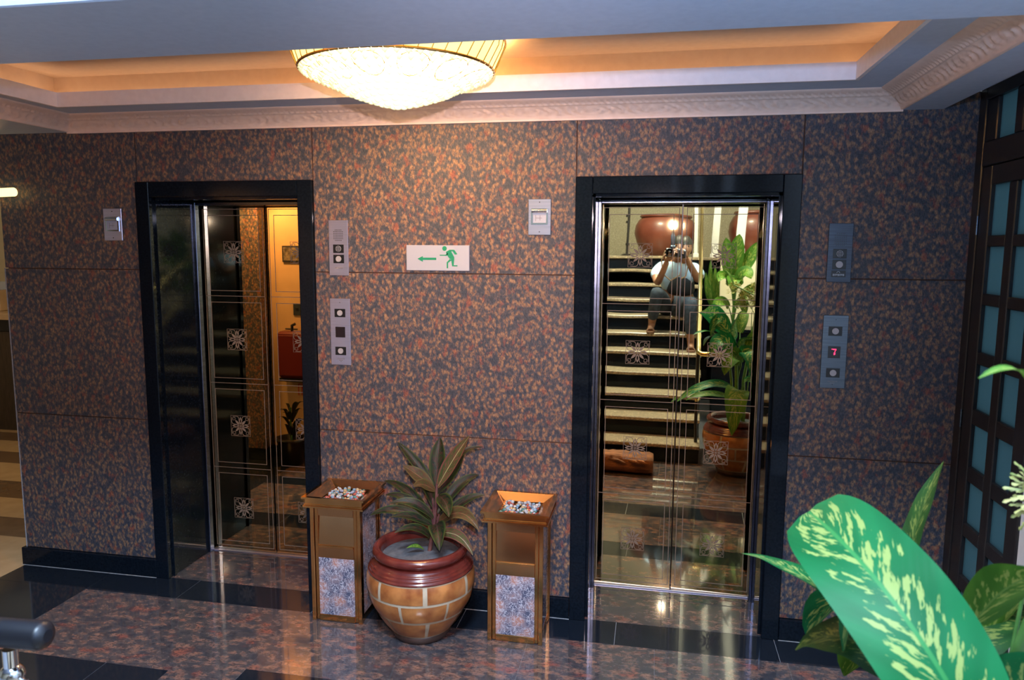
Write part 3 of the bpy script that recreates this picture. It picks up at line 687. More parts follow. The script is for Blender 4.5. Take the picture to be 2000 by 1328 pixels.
# ================================================================== THINGS
# ---- chandelier
CH = Vector((-1.035, -0.66, 2.452))
ch = thing('chandelier', 'glowing crystal bowl chandelier with gilt rim in the ceiling tray', 'chandelier', (CH.x, CH.y, CH.z))
RIM = 2.690; LOW = 2.580
b = MB(); b.tube([(CH.x, CH.y, ZTOP - .004), (CH.x, CH.y, 2.60)], 0.03, 12); b.build('stem', 'gilt', ch)
b = MB(); b.lathe([(0.14, ZTOP - .004), (0.14, ZTOP - .02), (0.05, ZTOP - .03), (0.0, ZTOP - .03)], (CH.x, CH.y, 0), 32); b.build('ceiling_plate', 'gilt', ch)
b = MB()
for z_, r_ in ((RIM, 0.432), (LOW, 0.385)):
    b.tube([(CH.x + r_ * math.cos(2 * PI * i / 64), CH.y + r_ * math.sin(2 * PI * i / 64), z_) for i in range(65)], 0.0055, 8, False)
b.build('gilt_rim', 'gilt', ch)
b = MB(); b.lathe([(0.429, RIM), (0.415, RIM - .03), (0.382, LOW)], (CH.x, CH.y, 0), 64); b.build('glass_band', 'lit_glass_band', ch)
b = MB()
for i in range(48):                                     # openwork of the band
    a = 2 * PI * i / 48; a2 = a + 2 * PI / 96
    p0 = (CH.x + .434 * math.cos(a), CH.y + .434 * math.sin(a), RIM); p1 = (CH.x + .421 * math.cos(a2), CH.y + .421 * math.sin(a2), RIM - .030); p2 = (CH.x + .388 * math.cos(a), CH.y + .388 * math.sin(a), LOW)
    b.tube([p0, p1, p2], 0.0020, 5)
b.build('filigree', 'gilt', ch)
def bowl_r(z):                                          # radius of the bowl at height z (0 = lowest crystal)
    t = max(0.0, min(1.0, z / 0.128)); return 0.375 * (t ** 0.76)
b = MB(); b.lathe([(max(0.002, bowl_r(z) - 0.012), CH.z + z + 0.012) for z in [0.0, .006, .015, .03, .05, .07, .09, .11, .122]], (CH.x, CH.y, 0), 64); b.build('bowl', 'crystal_bowl', ch)
tiers = [(0.000, 1), (0.008, 7), (0.019, 14), (0.032, 22), (0.046, 30), (0.061, 36), (0.077, 42), (0.094, 48), (0.111, 52), (0.126, 56)]
for z, n in tiers:
    b = MB(); r_ = bowl_r(z) if n > 1 else 0
    for i in range(n):
        a = 2 * PI * (i + 0.5 * (n % 2)) / n
        if z < 0.07: b.sphere((CH.x + r_ * math.cos(a), CH.y + r_ * math.sin(a), CH.z + z), 0.021, 10, 6)
        else: b.octa((CH.x + r_ * math.cos(a), CH.y + r_ * math.sin(a), CH.z + z), 0.021, 0.019)
    tag(b.build('crystal_tier', 'crystal', ch), kind='stuff')
b = MB()
for i in range(12):                                     # large upper crystals in gilt loops
    a = 2 * PI * i / 12
    pts = []
    for j in range(17):
        t = 2 * PI * j / 16; aa = a + 0.19 * math.cos(t); z = 0.092 + 0.028 * math.sin(t); r_ = bowl_r(z) + 0.012
        pts.append((CH.x + r_ * math.cos(aa), CH.y + r_ * math.sin(aa), CH.z + z))
    b.tube(pts, 0.0022, 5, False)
b.build('gilt_loops', 'gilt', ch)

# ---- exit sign
sg = thing('exit_sign', 'white emergency exit sign with green running figure and arrow', 'sign', (-1.067, 0, 1.768))
b = MB(); b.box(-1.230, -0.904, -0.012, -0.0005, 1.768, 1.894, 0.0015); b.build('sign_board', 'sign_white', sg)
def sp(u, v): return (-1.230 + u * 0.326, 1.894 - v * 0.126)     # u,v inside the board
def poly(mb, pts): mb.plate([sp(*p) for p in pts][::-1], -0.0128, -0.0119)
b = MB(); poly(b, [(.180, .535), (.265, .430), (.265, .490), (.480, .490), (.480, .580), (.265, .580), (.265, .660)]); b.build('arrow_mark', 'sign_green', sg)
b = MB()
hc = sp(.612, .125); b.plate([(hc[0] + .0118 * math.cos(2 * PI * i / 20), hc[1] + .0118 * math.sin(2 * PI * i / 20)) for i in range(20)], -0.0128, -0.0119)
poly(b, [(.690, .175), (.765, .175), (.815, .345), (.775, .365), (.740, .235), (.700, .235)])      # rear arm
poly(b, [(.632, .262), (.690, .175), (.715, .230), (.765, .470), (.765, .535), (.695, .535), (.655, .400)])   # trunk
poly(b, [(.535, .372), (.628, .372), (.650, .300), (.672, .330), (.645, .412), (.535, .412)])      # front arm
poly(b, [(.695, .535), (.730, .575), (.668, .690), (.668, .900), (.645, .900), (.645, .670)])      # front leg
poly(b, [(.715, .535), (.765, .535), (.757, .780), (.815, .780), (.815, .822), (.730, .822)])      # rear leg
b.build('running_figure', 'sign_green', sg)

# ---- lift call panels and intercoms
def disc(mb, cx, cz, r_, y0, y1, n=20): mb.plate([(cx + r_ * math.cos(2 * PI * i / n), cz + r_ * math.sin(2 * PI * i / n)) for i in range(n)], y0, y1)
def call_panel(cx, z0, z1, label, mat, seven):
    w = 0.109; t = thing('call_panel', label, 'lift panel', (cx, 0, z0), 'lift call panels')
    b = MB(); b.box(cx - w / 2, cx + w / 2, -0.006, -0.0003, z0, z1, 0.0012); b.build('plate', mat, t)
    hh = z1 - z0
    for zc, kind in ((z1 - 0.216 * hh, 'b'), (z1 - 0.503 * hh, 'd'), (z1 - 0.788 * hh, 'b')):
        a = 0.0295 if kind == 'b' else 0.0265; c = 0.0215 if kind == 'b' else 0.0275
        b = MB(); b.ring2d(rect(cx - a, cx + a, zc - c, zc + c), rect(cx - a + .003, cx + a - .003, zc - c + .003, zc + c - .003), -0.0075, -0.0062)
        b.box(cx - a + .002, cx + a - .002, -0.0068, -0.0062, zc - c + .002, zc + c - .002)
        bz = b.build('button_bezel' if kind == 'b' else 'floor_display', 'black_plastic' if kind == 'b' else 'dark_display', t)
        if kind == 'b':
            b = MB(); disc(b, cx, zc, 0.0145, -0.0105, -0.0068); b.build('button', 'button_grey', bz)
        elif seven:
            b = MB(); y0, y1 = -0.0074, -0.0068                 # dot-matrix figure 7
            for u, v in ((-3, 4), (-2, 4), (-1, 4), (0, 4), (1, 4), (2, 4), (2, 3), (1, 2), (1, 1), (0, 0), (0, -1), (0, -2), (-1, 3.6), (0, 3.6), (1, -0.6), (1, -1.6)):
                disc(b, cx + u * .0034, zc + v * .0042 - .003, 0.0022, y0, y1, 8)
            tag(b.build('digit_seven', 'led_red', bz), label='lit red figure 7')
    for zz in (z1 - 0.06 * hh, z0 + 0.05 * hh): b = MB(); disc(b, cx, zz, 0.0022, -0.0068, -0.006, 8); b.build('screw', 'screw_dark', t)
    b = MB()
    for i in range(7): b.box(cx - .021 + i * .0062, cx - .021 + i * .0062 + .0042, -0.0063, -0.006, z0 + .030, z0 + .034)
    for i in range(3): b.box(cx - .010 + i * .007, cx - .010 + i * .007 + .005, -0.0063, -0.006, z0 + .022, z0 + .026)
    b.build('engraving', 'engrave', t)
    return t
def intercom(cx, z0, z1, label, mat, printed):
    w = 0.104; t = thing('intercom_panel', label, 'intercom', (cx, 0, z0), 'lift intercom panels'); hh = z1 - z0
    b = MB(); b.box(cx - w / 2, cx + w / 2, -0.006, -0.0003, z0, z1, 0.0012); b.build('plate', mat, t)
    b = MB()
    for i in range(7):
        for j in range(7):
            if abs(i - 3) + abs(j - 3) < 6: disc(b, cx + (i - 3) * .0078, z1 - 0.27 * hh + (j - 3) * .0088, 0.0024, -0.0064, -0.0058, 6)
    b.build('speaker_grille', 'black_plastic', t)
    for zc, kind in ((z1 - 0.515 * hh, 'g'), (z1 - 0.700 * hh, 'b')):
        b = MB(); b.box(cx - .029, cx + .029, -0.0072, -0.006, zc - .0215, zc + .0215, 0.0008); bz = b.build('button_bezel', 'black_plastic', t)
        b = MB(); disc(b, cx, zc, 0.0150, -0.0105, -0.0068); o = b.build('call_button' if kind == 'b' else 'ribbed_lens', 'button_grey', bz)
        if kind == 'g':
            b = MB()
            for i in range(5):
                u = (i - 2) * .0058; hw = math.sqrt(max(0, .0140 ** 2 - u * u)); b.box(cx - hw, cx + hw, -0.0112, -0.0105, zc + u - .0011, zc + u + .0011); b.box(cx + u - .0011, cx + u + .0011, -0.0112, -0.0105, zc - hw, zc + hw)
            b.build('lens_grid', 'black_plastic', bz)
    b = MB()
    if printed:
        bx = MB(); bx.box(cx - .032, cx + .030, -0.0066, -0.006, z0 + .022, z0 + .052); bx.build('name_plate', 'black_plastic', t)
        c = arcpts(cx - .002, z0 + .041, .0065, 0, PI, 10); strip2d(b, c, .0022, -0.0072, -0.0066)
        for i in range(7): b.box(cx - .025 + i * .0072, cx - .025 + i * .0072 + .0052, -0.0072, -0.0066, z0 + .028 + (i % 3) * .001, z0 + .037)
        b.build('printed_mark', 'print_grey', t)
    else:
        for i in range(7): b.box(cx - .021 + i * .0062, cx - .021 + i * .0062 + .0042, -0.0063, -0.006, z0 + .036, z0 + .041)
        b.build('engraving', 'engrave', t)
    return t
call_panel(-1.596, 1.271, 1.618, 'steel lift call panel with two round buttons and blank display, beside left lift', 'steel', False)
call_panel(0.819, 1.249, 1.587, 'steel lift call panel showing a red 7, beside right lift', 'steel_dark', True)
intercom(-1.596, 1.737, 2.018, 'lit-toned steel lift intercom with speaker holes, right of left lift', 'steel', False)
intercom(0.818, 1.738, 2.002, 'shade-toned steel lift intercom with speaker holes, right of right lift', 'steel_shaded', True)

# ---- small wall plates with an indicator box
def wall_plate(cx, z0, z1, label, mat):
    w = 0.111; t = thing('wall_plate', label, 'wall plate', (cx, 0, z0), 'indicator wall plates'); hh = z1 - z0
    b = MB(); b.box(cx - w / 2, cx + w / 2, -0.007, -0.0003, z0, z1, 0.0015); b.build('plate', mat, t)
    a0, a1 = z0 + 0.29 * hh, z0 + 0.74 * hh
    b = MB(); b.ring2d(rect(cx - .041, cx + .041, a0, a1), rect(cx - .033, cx + .033, a0 + .008, a1 - .02), -0.011, -0.0065); b.build('bezel', 'chrome', t)
    b = MB(); b.box(cx - .033, cx + .033, -0.008, -0.0068, a0 + .008, a1 - .02); b.build('label_card', 'sign_white', t)
    b = MB(); b.tube([(cx - .037, -0.014, a1 - .012), (cx + .037, -0.014, a1 - .012)], 0.009, 10); b.build('hood', 'chrome', t)
    b = MB(); b.box(cx - .020, cx - .018, -0.0085, -0.008, a0 + .016, a0 + .046); b.box(cx - .018, cx + .012, -0.0085, -0.008, a0 + .030, a0 + .032); b.box(cx + .002, cx + .004, -0.0085, -0.008, a0 + .02, a0 + .044); b.build('card_marks', 'engrave', t)
    for zz in (z1 - .015, z0 + .015): b = MB(); disc(b, cx, zz, .003, -0.0078, -0.007, 8); b.build('screw', 'screw_dark', t)
wall_plate(-2.902, 1.910, 2.082, 'dull grey metal wall plate left of left lift', 'steel')
wall_plate(-0.555, 1.946, 2.118, 'bright steel wall plate with small window, left of right lift', 'steel_plate')

# ---- pedestal ash bins with pebble trays
def pebbles(cx, cy, z, hw, label, seed):
    rr = random.Random(seed); b = MB()
    for i in range(150):
        r_ = rr.uniform(.006, .012); b.sphere((cx + rr.uniform(-hw, hw), cy + rr.uniform(-hw, hw), z + rr.uniform(0.0, .012)), r_, 6, 4, (1, rr.uniform(.7, 1.1), rr.uniform(.6, .9)))
    o = b.build('glass_pebbles', 'glass_pebble', loc=(cx, cy, z)); tag(o, label, 'pebbles', kind='stuff'); return o
def ash_bin(cx, cy, label):
    t = thing('ash_bin', label, 'bin', (cx, cy, 0), 'brass ash bins'); h = 0.134; y0 = cy - h; H = 0.600
    b = MB(); b.box(cx - h + .022, cx + h - .022, cy - h + .032, cy + h - .022, 0.004, H, 0); b.build('body', 'black_plastic', t)
    for sx in (-1, 1):
        for sy in (-1, 1):                              # corner posts of two stepped strips
            p = MB(); x = cx + sx * h; y = cy + sy * h
            p.box(min(x, x - sx * .020), max(x, x - sx * .020), min(y, y - sy * .020), max(y, y - sy * .020), 0, H, 0.002)
            p.box(min(x - sx * .022, x - sx * .040), max(x - sx * .022, x - sx * .040), min(y - sy * .007, y - sy * .016), max(y - sy * .007, y - sy * .016), 0.004, H, 0.002)
            p.box(min(x - sx * .004, x - sx * .016), max(x - sx * .004, x - sx * .016), min(y - sy * .020, y - sy * .040), max(y - sy * .020, y - sy * .040), 0.004, H, 0.002)
            p.build('corner_post', 'bronze', t)
    a = h - .040
    b = MB(); b.box(cx - a, cx + a, y0 + .006, y0 + .016, .552, H, .001); b.build('top_band', 'bronze_mirror', t)
    # tilting flap set back in its opening
    b = MB(); b.add([(cx - a, y0 + .010, .400), (cx + a, y0 + .010, .400), (cx + a, y0 + .020, .552), (cx - a, y0 + .020, .552), (cx - a, y0 + .022, .400), (cx + a, y0 + .022, .400), (cx + a, y0 + .030, .552), (cx - a, y0 + .030, .552)],
                    [(0, 1, 2, 3), (4, 7, 6, 5), (0, 4, 5, 1), (3, 2, 6, 7), (0, 3, 7, 4), (1, 5, 6, 2)]); b.build('flap', 'bronze_mirror', t)
    b = MB(); b.box(cx - a, cx + a, y0 + .002, y0 + .014, .388, .400, .0015); b.build('flap_lip', 'bronze', t)
    b = MB(); b.box(cx - a, cx + a, y0 + .006, y0 + .016, .334, .388, .001); b.build('lower_band', 'bronze_mirror', t)
    b = MB(); b.box(cx - a, cx + a, y0 + .006, y0 + .016, .034, .334, .001); b.build('marble_panel', 'bin_marble', t)
    b = MB(); b.box(cx - a, cx + a, y0 + .004, y0 + .016, .002, .034, .001); b.build('base_band', 'bronze', t)
    for sx in (-1, 1):
        x = cx + sx * (h - .010); b = MB(); b.box(min(x, x - sx * .008), max(x, x - sx * .008), cy - a, cy + a, .034, H - .03, .001); b.build('side_marble', 'bin_marble', t)
        b = MB(); b.box(min(x + sx * .002, x - sx * .008), max(x + sx * .002, x - sx * .008), cy - a, cy + a, .002, .034, .001); b.build('side_base_band', 'bronze', t)
    # cap: outer box, stepped lips, sloping hopper
    c = 0.158; z0, z1 = .600, .654
    b = MB()
    b.ring_h = None
    def frame(x, zA, zB, th=.010):
        o_ = [(-x, -x), (x, -x), (x, x), (-x, x)]; i_ = [(-x + th, -x + th), (x - th, -x + th), (x - th, x - th), (-x + th, x - th)]
        vs = [(cx + u, cy + v, zz) for zz in (zA, zB) for u, v in o_] + [(cx + u, cy + v, zz) for zz in (zA, zB) for u, v in i_]
        fs = []
        for k in range(4):
            j = (k + 1) % 4
            fs += [(k, j, 4 + j, 4 + k), (8 + j, 8 + k, 12 + k, 12 + j), (k, 8 + k, 8 + j, j), (4 + j, 12 + j, 12 + k, 4 + k)]
        b.add(vs, fs)
    frame(c - .009, z0 + .008, z1 - .008, .012); frame(c, z0, z0 + .009, .05); frame(c - .004, z0 + .012, z0 + .016, .012); frame(c + .005, z1 - .009, z1, .018)
    b.build('cap', 'bronze', t)
    b = MB(); o_ = [(-1, -1), (1, -1), (1, 1), (-1, 1)]; k1, k2 = c - .012, .098
    vs = [(cx + u * k1, cy + v * k1, z1 - .001) for u, v in o_] + [(cx + u * k2, cy + v * k2, z1 - .030) for u, v in o_] + [(cx + u * k2, cy + v * k2, z1 - .045) for u, v in o_]
    fs = [(k, (k + 1) % 4, 4 + (k + 1) % 4, 4 + k) for k in range(4)] + [(4 + k, 4 + (k + 1) % 4, 8 + (k + 1) % 4, 8 + k) for k in range(4)] + [(8, 9, 10, 11)]
    b.add(vs, fs); b.build('hopper', 'bronze_mirror', t)
    return t
ash_bin(-1.524, -0.152, 'bronze ash bin with marble panel, between left lift and brick-pattern pot')
ash_bin(-0.610, -0.166, 'bronze ash bin with marble panel, between brick-pattern pot and right lift')
pebbles(-1.524, -0.152, .618, .086, 'coloured glass pebbles in the tray of the bin near left lift', 3)
pebbles(-0.610, -0.166, .618, .086, 'coloured glass pebbles in the tray of the bin near right lift', 4)

# ---- leaves
def lerp(a, b, t): return a + (b - a) * t
def leaf(name, P0, P1, P2, width, mat, parent, nh=(0, -0.4, 1), shape='lance', fold=0.25, n=14, tipdrop=0.0, twist=0.0, petiole=0.0, m=6):
    P0, P1, P2 = Vector(P0), Vector(P1), Vector(P2); nh = Vector(nh).normalized()
    b = MB(); b.uv = []; vs = []
    for i in range(n + 1):
        t = i / n
        p = P0 * (1 - t) ** 2 + P1 * 2 * t * (1 - t) + P2 * t * t
        d = ((P1 - P0) * (1 - t) + (P2 - P1) * t).normalized()
        nn = nh
        if twist: nn = Matrix.Rotation(twist * t, 3, d) @ nh
        side = d.cross(nn)
        if side.length < 1e-4: side = d.orthogonal()
        side.normalize(); up = side.cross(d).normalized()
        if shape == 'lance': w = math.sin(PI * min(1, t * 0.93 + 0.05)) ** 0.85 * (1.08 - 0.35 * t)
        elif shape == 'broad': w = (math.sin(PI * (0.06 + 0.94 * t) ** 0.85) ** 0.62) * (1.0 if t < .85 else 1.0)
        else: w = (max(0.0, 1 - (2 * (0.06 + 0.90 * t) - 1) ** 4) ** 0.55)          # blunt
        if t > 0.999: w = max(w * 0.1, 0.02) if shape != 'blunt' else w * 0.45
        hw = width / 2 * max(w, 0.03)
        for j in range(m + 1):
            v = -1 + 2 * j / m
            z = fold * hw * abs(v) ** 1.3 - 0.012 * tipdrop * 0
            wav = 0.06 * hw * math.sin(t * 13 + v * 2.0) * abs(v)
            vs.append(p + side * (hw * v) + up * (z + wav)); b.uv.append((t, (v + 1) / 2))
    fs = [(i * (m + 1) + j, i * (m + 1) + j + 1, (i + 1) * (m + 1) + j + 1, (i + 1) * (m + 1) + j) for i in range(n) for j in range(m)]
    b.add(vs, fs, True)
    o = b.build(name, mat, parent)
    return o

# ---- brick-pattern pots
PROF = [(0.0, 0.0), (.122, 0.0), (.130, .012), (.150, .045), (.185, .095), (.219, .150), (.245, .205), (.257, .250), (.260, .285), (.258, .320), (.250, .348)]
def prof_r(z):
    for (r0, z0), (r1, z1) in zip(PROF[1:], PROF[2:]):
        if z0 <= z <= z1: return r0 + (r1 - r0) * (z - z0) / (z1 - z0)
    return PROF[-1][0]
def brick_pot(parent, cx, cy, k=1.0, seed=1, z=0.0, soil=True, phase=0.0):
    rr = random.Random(seed)
    b = MB(); b.lathe([(r_ * k - .002 * k, z_ * k + z) for r_, z_ in PROF], (cx, cy, 0), 56); body = b.build('pot_body', 'pot_mortar', parent)
    b = MB(); b.lathe([(0.118 * k, z), (.126 * k, z), (.136 * k, z + .010 * k), (.152 * k, z + .042 * k), (.148 * k, z + .046 * k)], (cx, cy, 0), 56); b.build('pot_foot', 'pot_base', parent)
    p = [(.250, .346), (.256, .350), (.254, .358), (.248, .360), (.249, .366), (.246, .373), (.240, .375), (.240, .381), (.236, .388), (.229, .390), (.228, .396), (.220, .402), (.205, .407), (.197, .413)]
    b = MB(); b.lathe([(r_ * k, z_ * k + z) for r_, z_ in p], (cx, cy, 0), 56); b.build('ribbed_shoulder', 'pot_glaze', parent)
    p = [(.197, .412), (.216, .412), (.228, .420), (.233, .433), (.229, .448), (.218, .457), (.205, .458), (.195, .450), (.190, .436), (.188, .40)]
    b = MB(); b.lathe([(r_ * k, z_ * k + z) for r_, z_ in p], (cx, cy, 0), 56); b.build('rolled_rim', 'pot_glaze', parent)
    if soil:
        b = MB(); b.lathe([(0.0, .418 * k + z), (.08 * k, .416 * k + z), (.14 * k, .411 * k + z), (.189 * k, .405 * k + z)], (cx, cy, 0), 32); b.build('soil', 'soil', parent)
    for ri, (za, zb, nb, ph) in enumerate(((.262, .342, 7, .18), (.160, .249, 7, .18 + .5), (.054, .147, 7, .18 + .08))):
        for i in range(nb):
            g = 0.0075 / (prof_r((za + zb) / 2))
            a0 = phase + 2 * PI * (i + ph + 0.03 * rr.uniform(-1, 1)) / nb + g; a1 = phase + 2 * PI * (i + 1 + ph) / nb - g
            tb = MB(); m_, n_ = 4, 7; vs = []; fs = []
            for u in range(m_ + 1):
                zz = za + (zb - za) * u / m_
                for v in range(n_ + 1):
                    a = a0 + (a1 - a0) * v / n_
                    edge = 0.0 if u in (0, m_) or v in (0, n_) else 1.0
                    r_ = prof_r(zz) + .0012 + .0024 * edge
                    vs.append((cx + r_ * k * math.cos(a), cy + r_ * k * math.sin(a), zz * k + z))
            fs = [(u * (n_ + 1) + v, u * (n_ + 1) + v + 1, (u + 1) * (n_ + 1) + v + 1, (u + 1) * (n_ + 1) + v) for u in range(m_) for v in range(n_)]
            tb.add(vs, fs, True); tb.build('brick', 'pot_tile', body)
PX, PY = -1.080, -0.285
pl = thing('potted_cordyline', 'dark-leaved cordyline in a brown brick-pattern pot between two ash bins', 'potted plant', (PX, PY, 0))
brick_pot(pl, PX, PY, 1.0, 2, 0.0, True, phase=R(-90 + 12))
CORDY = [
  ((-1.018, -0.26, 0.733), (-1.121, -0.245, 0.864), (-1.211, -0.23, 0.937), 0.042, 0),
  ((-1.009, -0.26, 0.742), (-1.009, -0.23, 0.884), (-1.003, -0.2, 0.965), 0.066, 0),
  ((-1.001, -0.26, 0.734), (-0.917, -0.27, 0.892), (-0.836, -0.28, 1.003), 0.058, 1),
  ((-0.992, -0.26, 0.744), (-0.913, -0.22, 0.94), (-0.795, -0.18, 0.923), 0.026, 0),
  ((-1.005, -0.25, 0.70), (-0.930, -0.22, 0.80), (-0.880, -0.19, 0.91), 0.045, 0),
  ((-1.023, -0.26, 0.733), (-1.101, -0.28, 0.804), (-1.16, -0.3, 0.842), 0.054, 2),
  ((-1.014, -0.26, 0.715), (-1.065, -0.31, 0.781), (-1.088, -0.36, 0.761), 0.046, 2),
  ((-1.029, -0.26, 0.563), (-1.161, -0.21, 0.725), (-1.31, -0.16, 0.713), 0.042, 0),
  ((-1.02, -0.26, 0.545), (-1.148, -0.25, 0.703), (-1.276, -0.24, 0.668), 0.038, 0),
  ((-1.02, -0.26, 0.536), (-1.2, -0.285, 0.666), (-1.328, -0.31, 0.585), 0.042, 0),
  ((-1.02, -0.26, 0.532), (-1.125, -0.32, 0.631), (-1.197, -0.38, 0.612), 0.036, 0),
  ((-1.03, -0.26, 0.47), (-1.078, -0.33, 0.594), (-1.173, -0.4, 0.543), 0.034, 0),
  ((-1.002, -0.26, 0.547), (-0.879, -0.22, 0.695), (-0.78, -0.20, 0.690), 0.038, 0),
  ((-1.002, -0.26, 0.547), (-0.86, -0.33, 0.711), (-0.765, -0.39, 0.585), 0.056, 2),
  ((-0.996, -0.26, 0.69), (-0.935, -0.32, 0.697), (-0.91, -0.38, 0.634), 0.062, 0),
  ((-1.011, -0.26, 0.546), (-0.978, -0.34, 0.590), (-0.945, -0.42, 0.485), 0.070, 0),
  ((-1.016, -0.26, 0.492), (-0.873, -0.31, 0.569), (-0.80, -0.36, 0.449), 0.048, 1),
  ((-1.01, -0.25, 0.60), (-1.09, -0.17, 0.78), (-1.20, -0.12, 0.80), 0.045, 0),
  ((-1.0, -0.25, 0.60), (-0.92, -0.16, 0.76), (-0.83, -0.11, 0.76), 0.045, 0),
  ((-1.02, -0.27, 0.58), (-1.10, -0.30, 0.70), (-1.22, -0.33, 0.66), 0.040, 0),
]
CM = ('leaf_cordyline', 'leaf_cordyline_young', 'leaf_cordyline_brown')
for p0, p1, p2, w_, k in CORDY:
    leaf('leaf', p0, p1, p2, w_ * 1.3, CM[k], pl, nh=(0.15, -0.75, 0.65), fold=0.32, n=12, m=4)
b = MB(); b.tube([(-1.040, -0.275, .410), (-1.022, -0.262, .52), (-1.008, -0.26, .65), (-1.004, -0.26, .75)], [.011, .010, .008, .006], 8); b.build('stem', 'stem_purple', pl)
for dx, dz in ((-.02, .60), (.02, .58), (-.012, .66), (.014, .68)):
    b = MB(); b.tube([(-1.018, -.262, dz - .10), (-1.012 + dx, -.265, dz + .02)], [.006, .005], 6); b.build('leaf_stalk', 'stem_purple', pl)
leaf('leaf', (-1.06, -.30, .430), (-1.085, -.33, .47), (-1.13, -.35, .452), .03, 'leaf_dumb_cane_plain', pl, n=8, m=4)

# ---- foreground dumb cane (pot stands right of the stair foot)
FX, FY = 0.60, -2.03
dp = thing('potted_dumb_cane', 'large dumb cane with yellow-flecked green leaves filling the lower right corner', 'potted plant', (FX, FY, 0))
brick_pot(dp, FX, FY, 1.08, 5, 0.0, True, phase=R(90 + 20))
BL = leaf('leaf', (0.480, -2.470, 1.185), (0.375, -2.43, 1.385), (0.300, -2.150, 1.392), 0.172, 'leaf_dumb_cane', dp, nh=(-0.25, -0.75, 0.62), shape='blunt', fold=0.16, n=24, m=10)
tag(BL, label='broad bright green leaf with cream flecks')
DL = [  # direct view
  ((0.375, -2.12, 1.20), (0.300, -2.02, 1.235), (0.213, -1.90, 1.196), .060, 0, (0.2, -0.2, 1), 'lance'),
  ((0.520, -2.02, 1.215), (0.540, -1.97, 1.32), (0.618, -1.90, 1.437), .062, 2, (-0.9, -0.4, 0.2), 'lance'),
  ((0.430, -2.22, 1.13), (0.360, -2.19, 1.215), (0.300, -2.10, 1.085), .110, 2, (-0.2, -0.3, 1), 'broad'),
  ((0.600, -2.10, 1.09), (0.660, -2.04, 1.185), (0.790, -1.98, 1.150), .110, 2, (0, -0.45, 1), 'broad'),
  ((0.545, -2.47, 1.60), (0.492, -2.54, 1.775), (0.412, -2.55, 1.722), .040, 1, (-0.2, -0.2, 1), 'lance'),
  ((0.56, -2.33, 1.12), (0.57, -2.40, 1.24), (0.60, -2.46, 1.29), .11, 0, (-0.3, -0.8, 0.5), 'broad'),
  ((0.53, -2.25, 1.05), (0.46, -2.28, 1.15), (0.40, -2.29, 1.14), .09, 2, (-0.3, -0.8, 0.5), 'broad'),
  # leaves that show in the lift doors
  ((0.50, -2.10, 1.20), (0.40, -2.14, 1.42), (0.36, -2.22, 1.15), .15, 0, (-0.5, 0.6, 0.5), 'broad'),
  ((0.55, -2.05, 1.05), (0.42, -1.98, 1.26), (0.36, -1.92, 1.02), .15, 0, (-0.4, 0.8, 0.4), 'broad'),
  ((0.60, -2.05, .95), (0.52, -1.90, 1.13), (0.47, -1.82, .88), .16, 1, (0, 0.9, 0.4), 'broad'),
  ((0.62, -2.05, 1.0), (0.68, -1.90, 1.18), (0.70, -1.82, .85), .15, 0, (0.2, 0.9, 0.4), 'broad'),
  ((0.57, -2.05, .72), (0.36, -1.98, .86), (0.08, -1.95, .60), .11, 0, (0, 0.5, 1), 'broad'),
  ((0.58, -2.05, .65), (0.30, -2.02, .72), (0.17, -1.99, .62), .09, 1, (0, 0.5, 1), 'lance'),
  ((0.60, -2.00, .72), (0.57, -1.74, .84), (0.545, -1.71, .40), .19, 1, (0, 0.85, 0.6), 'broad'),
  ((0.64, -2.00, .80), (0.76, -1.85, .92), (0.82, -1.75, .66), .13, 0, (0.2, 0.7, 0.6), 'broad'),
  ((0.66, -2.05, 1.10), (0.78, -2.02, 1.30), (0.86, -1.98, 1.12), .13, 1, (0.3, 0.5, 0.7), 'broad'),
  ((0.60, -2.15, 1.20), (0.62, -2.25, 1.38), (0.66, -2.34, 1.36), .10, 1, (0.2, 0.5, 0.8), 'broad'),
]
for p0, p1, p2, w_, k, nh, sh in DL:
    leaf('leaf', p0, p1, p2, w_, ('leaf_dumb_cane', 'leaf_dumb_cane_plain', 'leaf_dumb_cane_shaded')[k], dp, nh=nh, shape=sh, fold=0.22, n=14, m=6)
def stalk(p, pts, r0, r1, mat='stem_green', name='stalk'):
    b = MB(); n = len(pts); b.tube(pts, [lerp(r0, r1, i / (n - 1)) for i in range(n)], 8); return b.build(name, mat, p)
stalk(dp, [(FX, FY, .44), (FX - .02, FY, .8), (FX - .03, FY - .02, 1.08)], .018, .012)
stalk(dp, [(FX + .05, FY - .03, .44), (FX + .04, FY - .04, .8), (FX + .10, FY - .10, 1.2), (FX + .16, FY - .30, 1.50), (FX - .055, FY - .44, 1.60)], .016, .006)
stalk(dp, [(FX - .06, FY, .44), (FX - .05, FY - .02, .7), (FX - .08, FY - .06, .98), (0.480, -2.470, 1.185)], .014, .007)
for (p0, p1, p2, w_, k, nh, sh) in DL[:4] + DL[5:]:
    z = max(.5, p0[2] - .18); stalk(dp, [(FX - .02, FY - .01, z), ((FX + p0[0]) / 2, (FY + p0[1]) / 2, (z + p0[2]) / 2 + .01), p0], .007, .004)
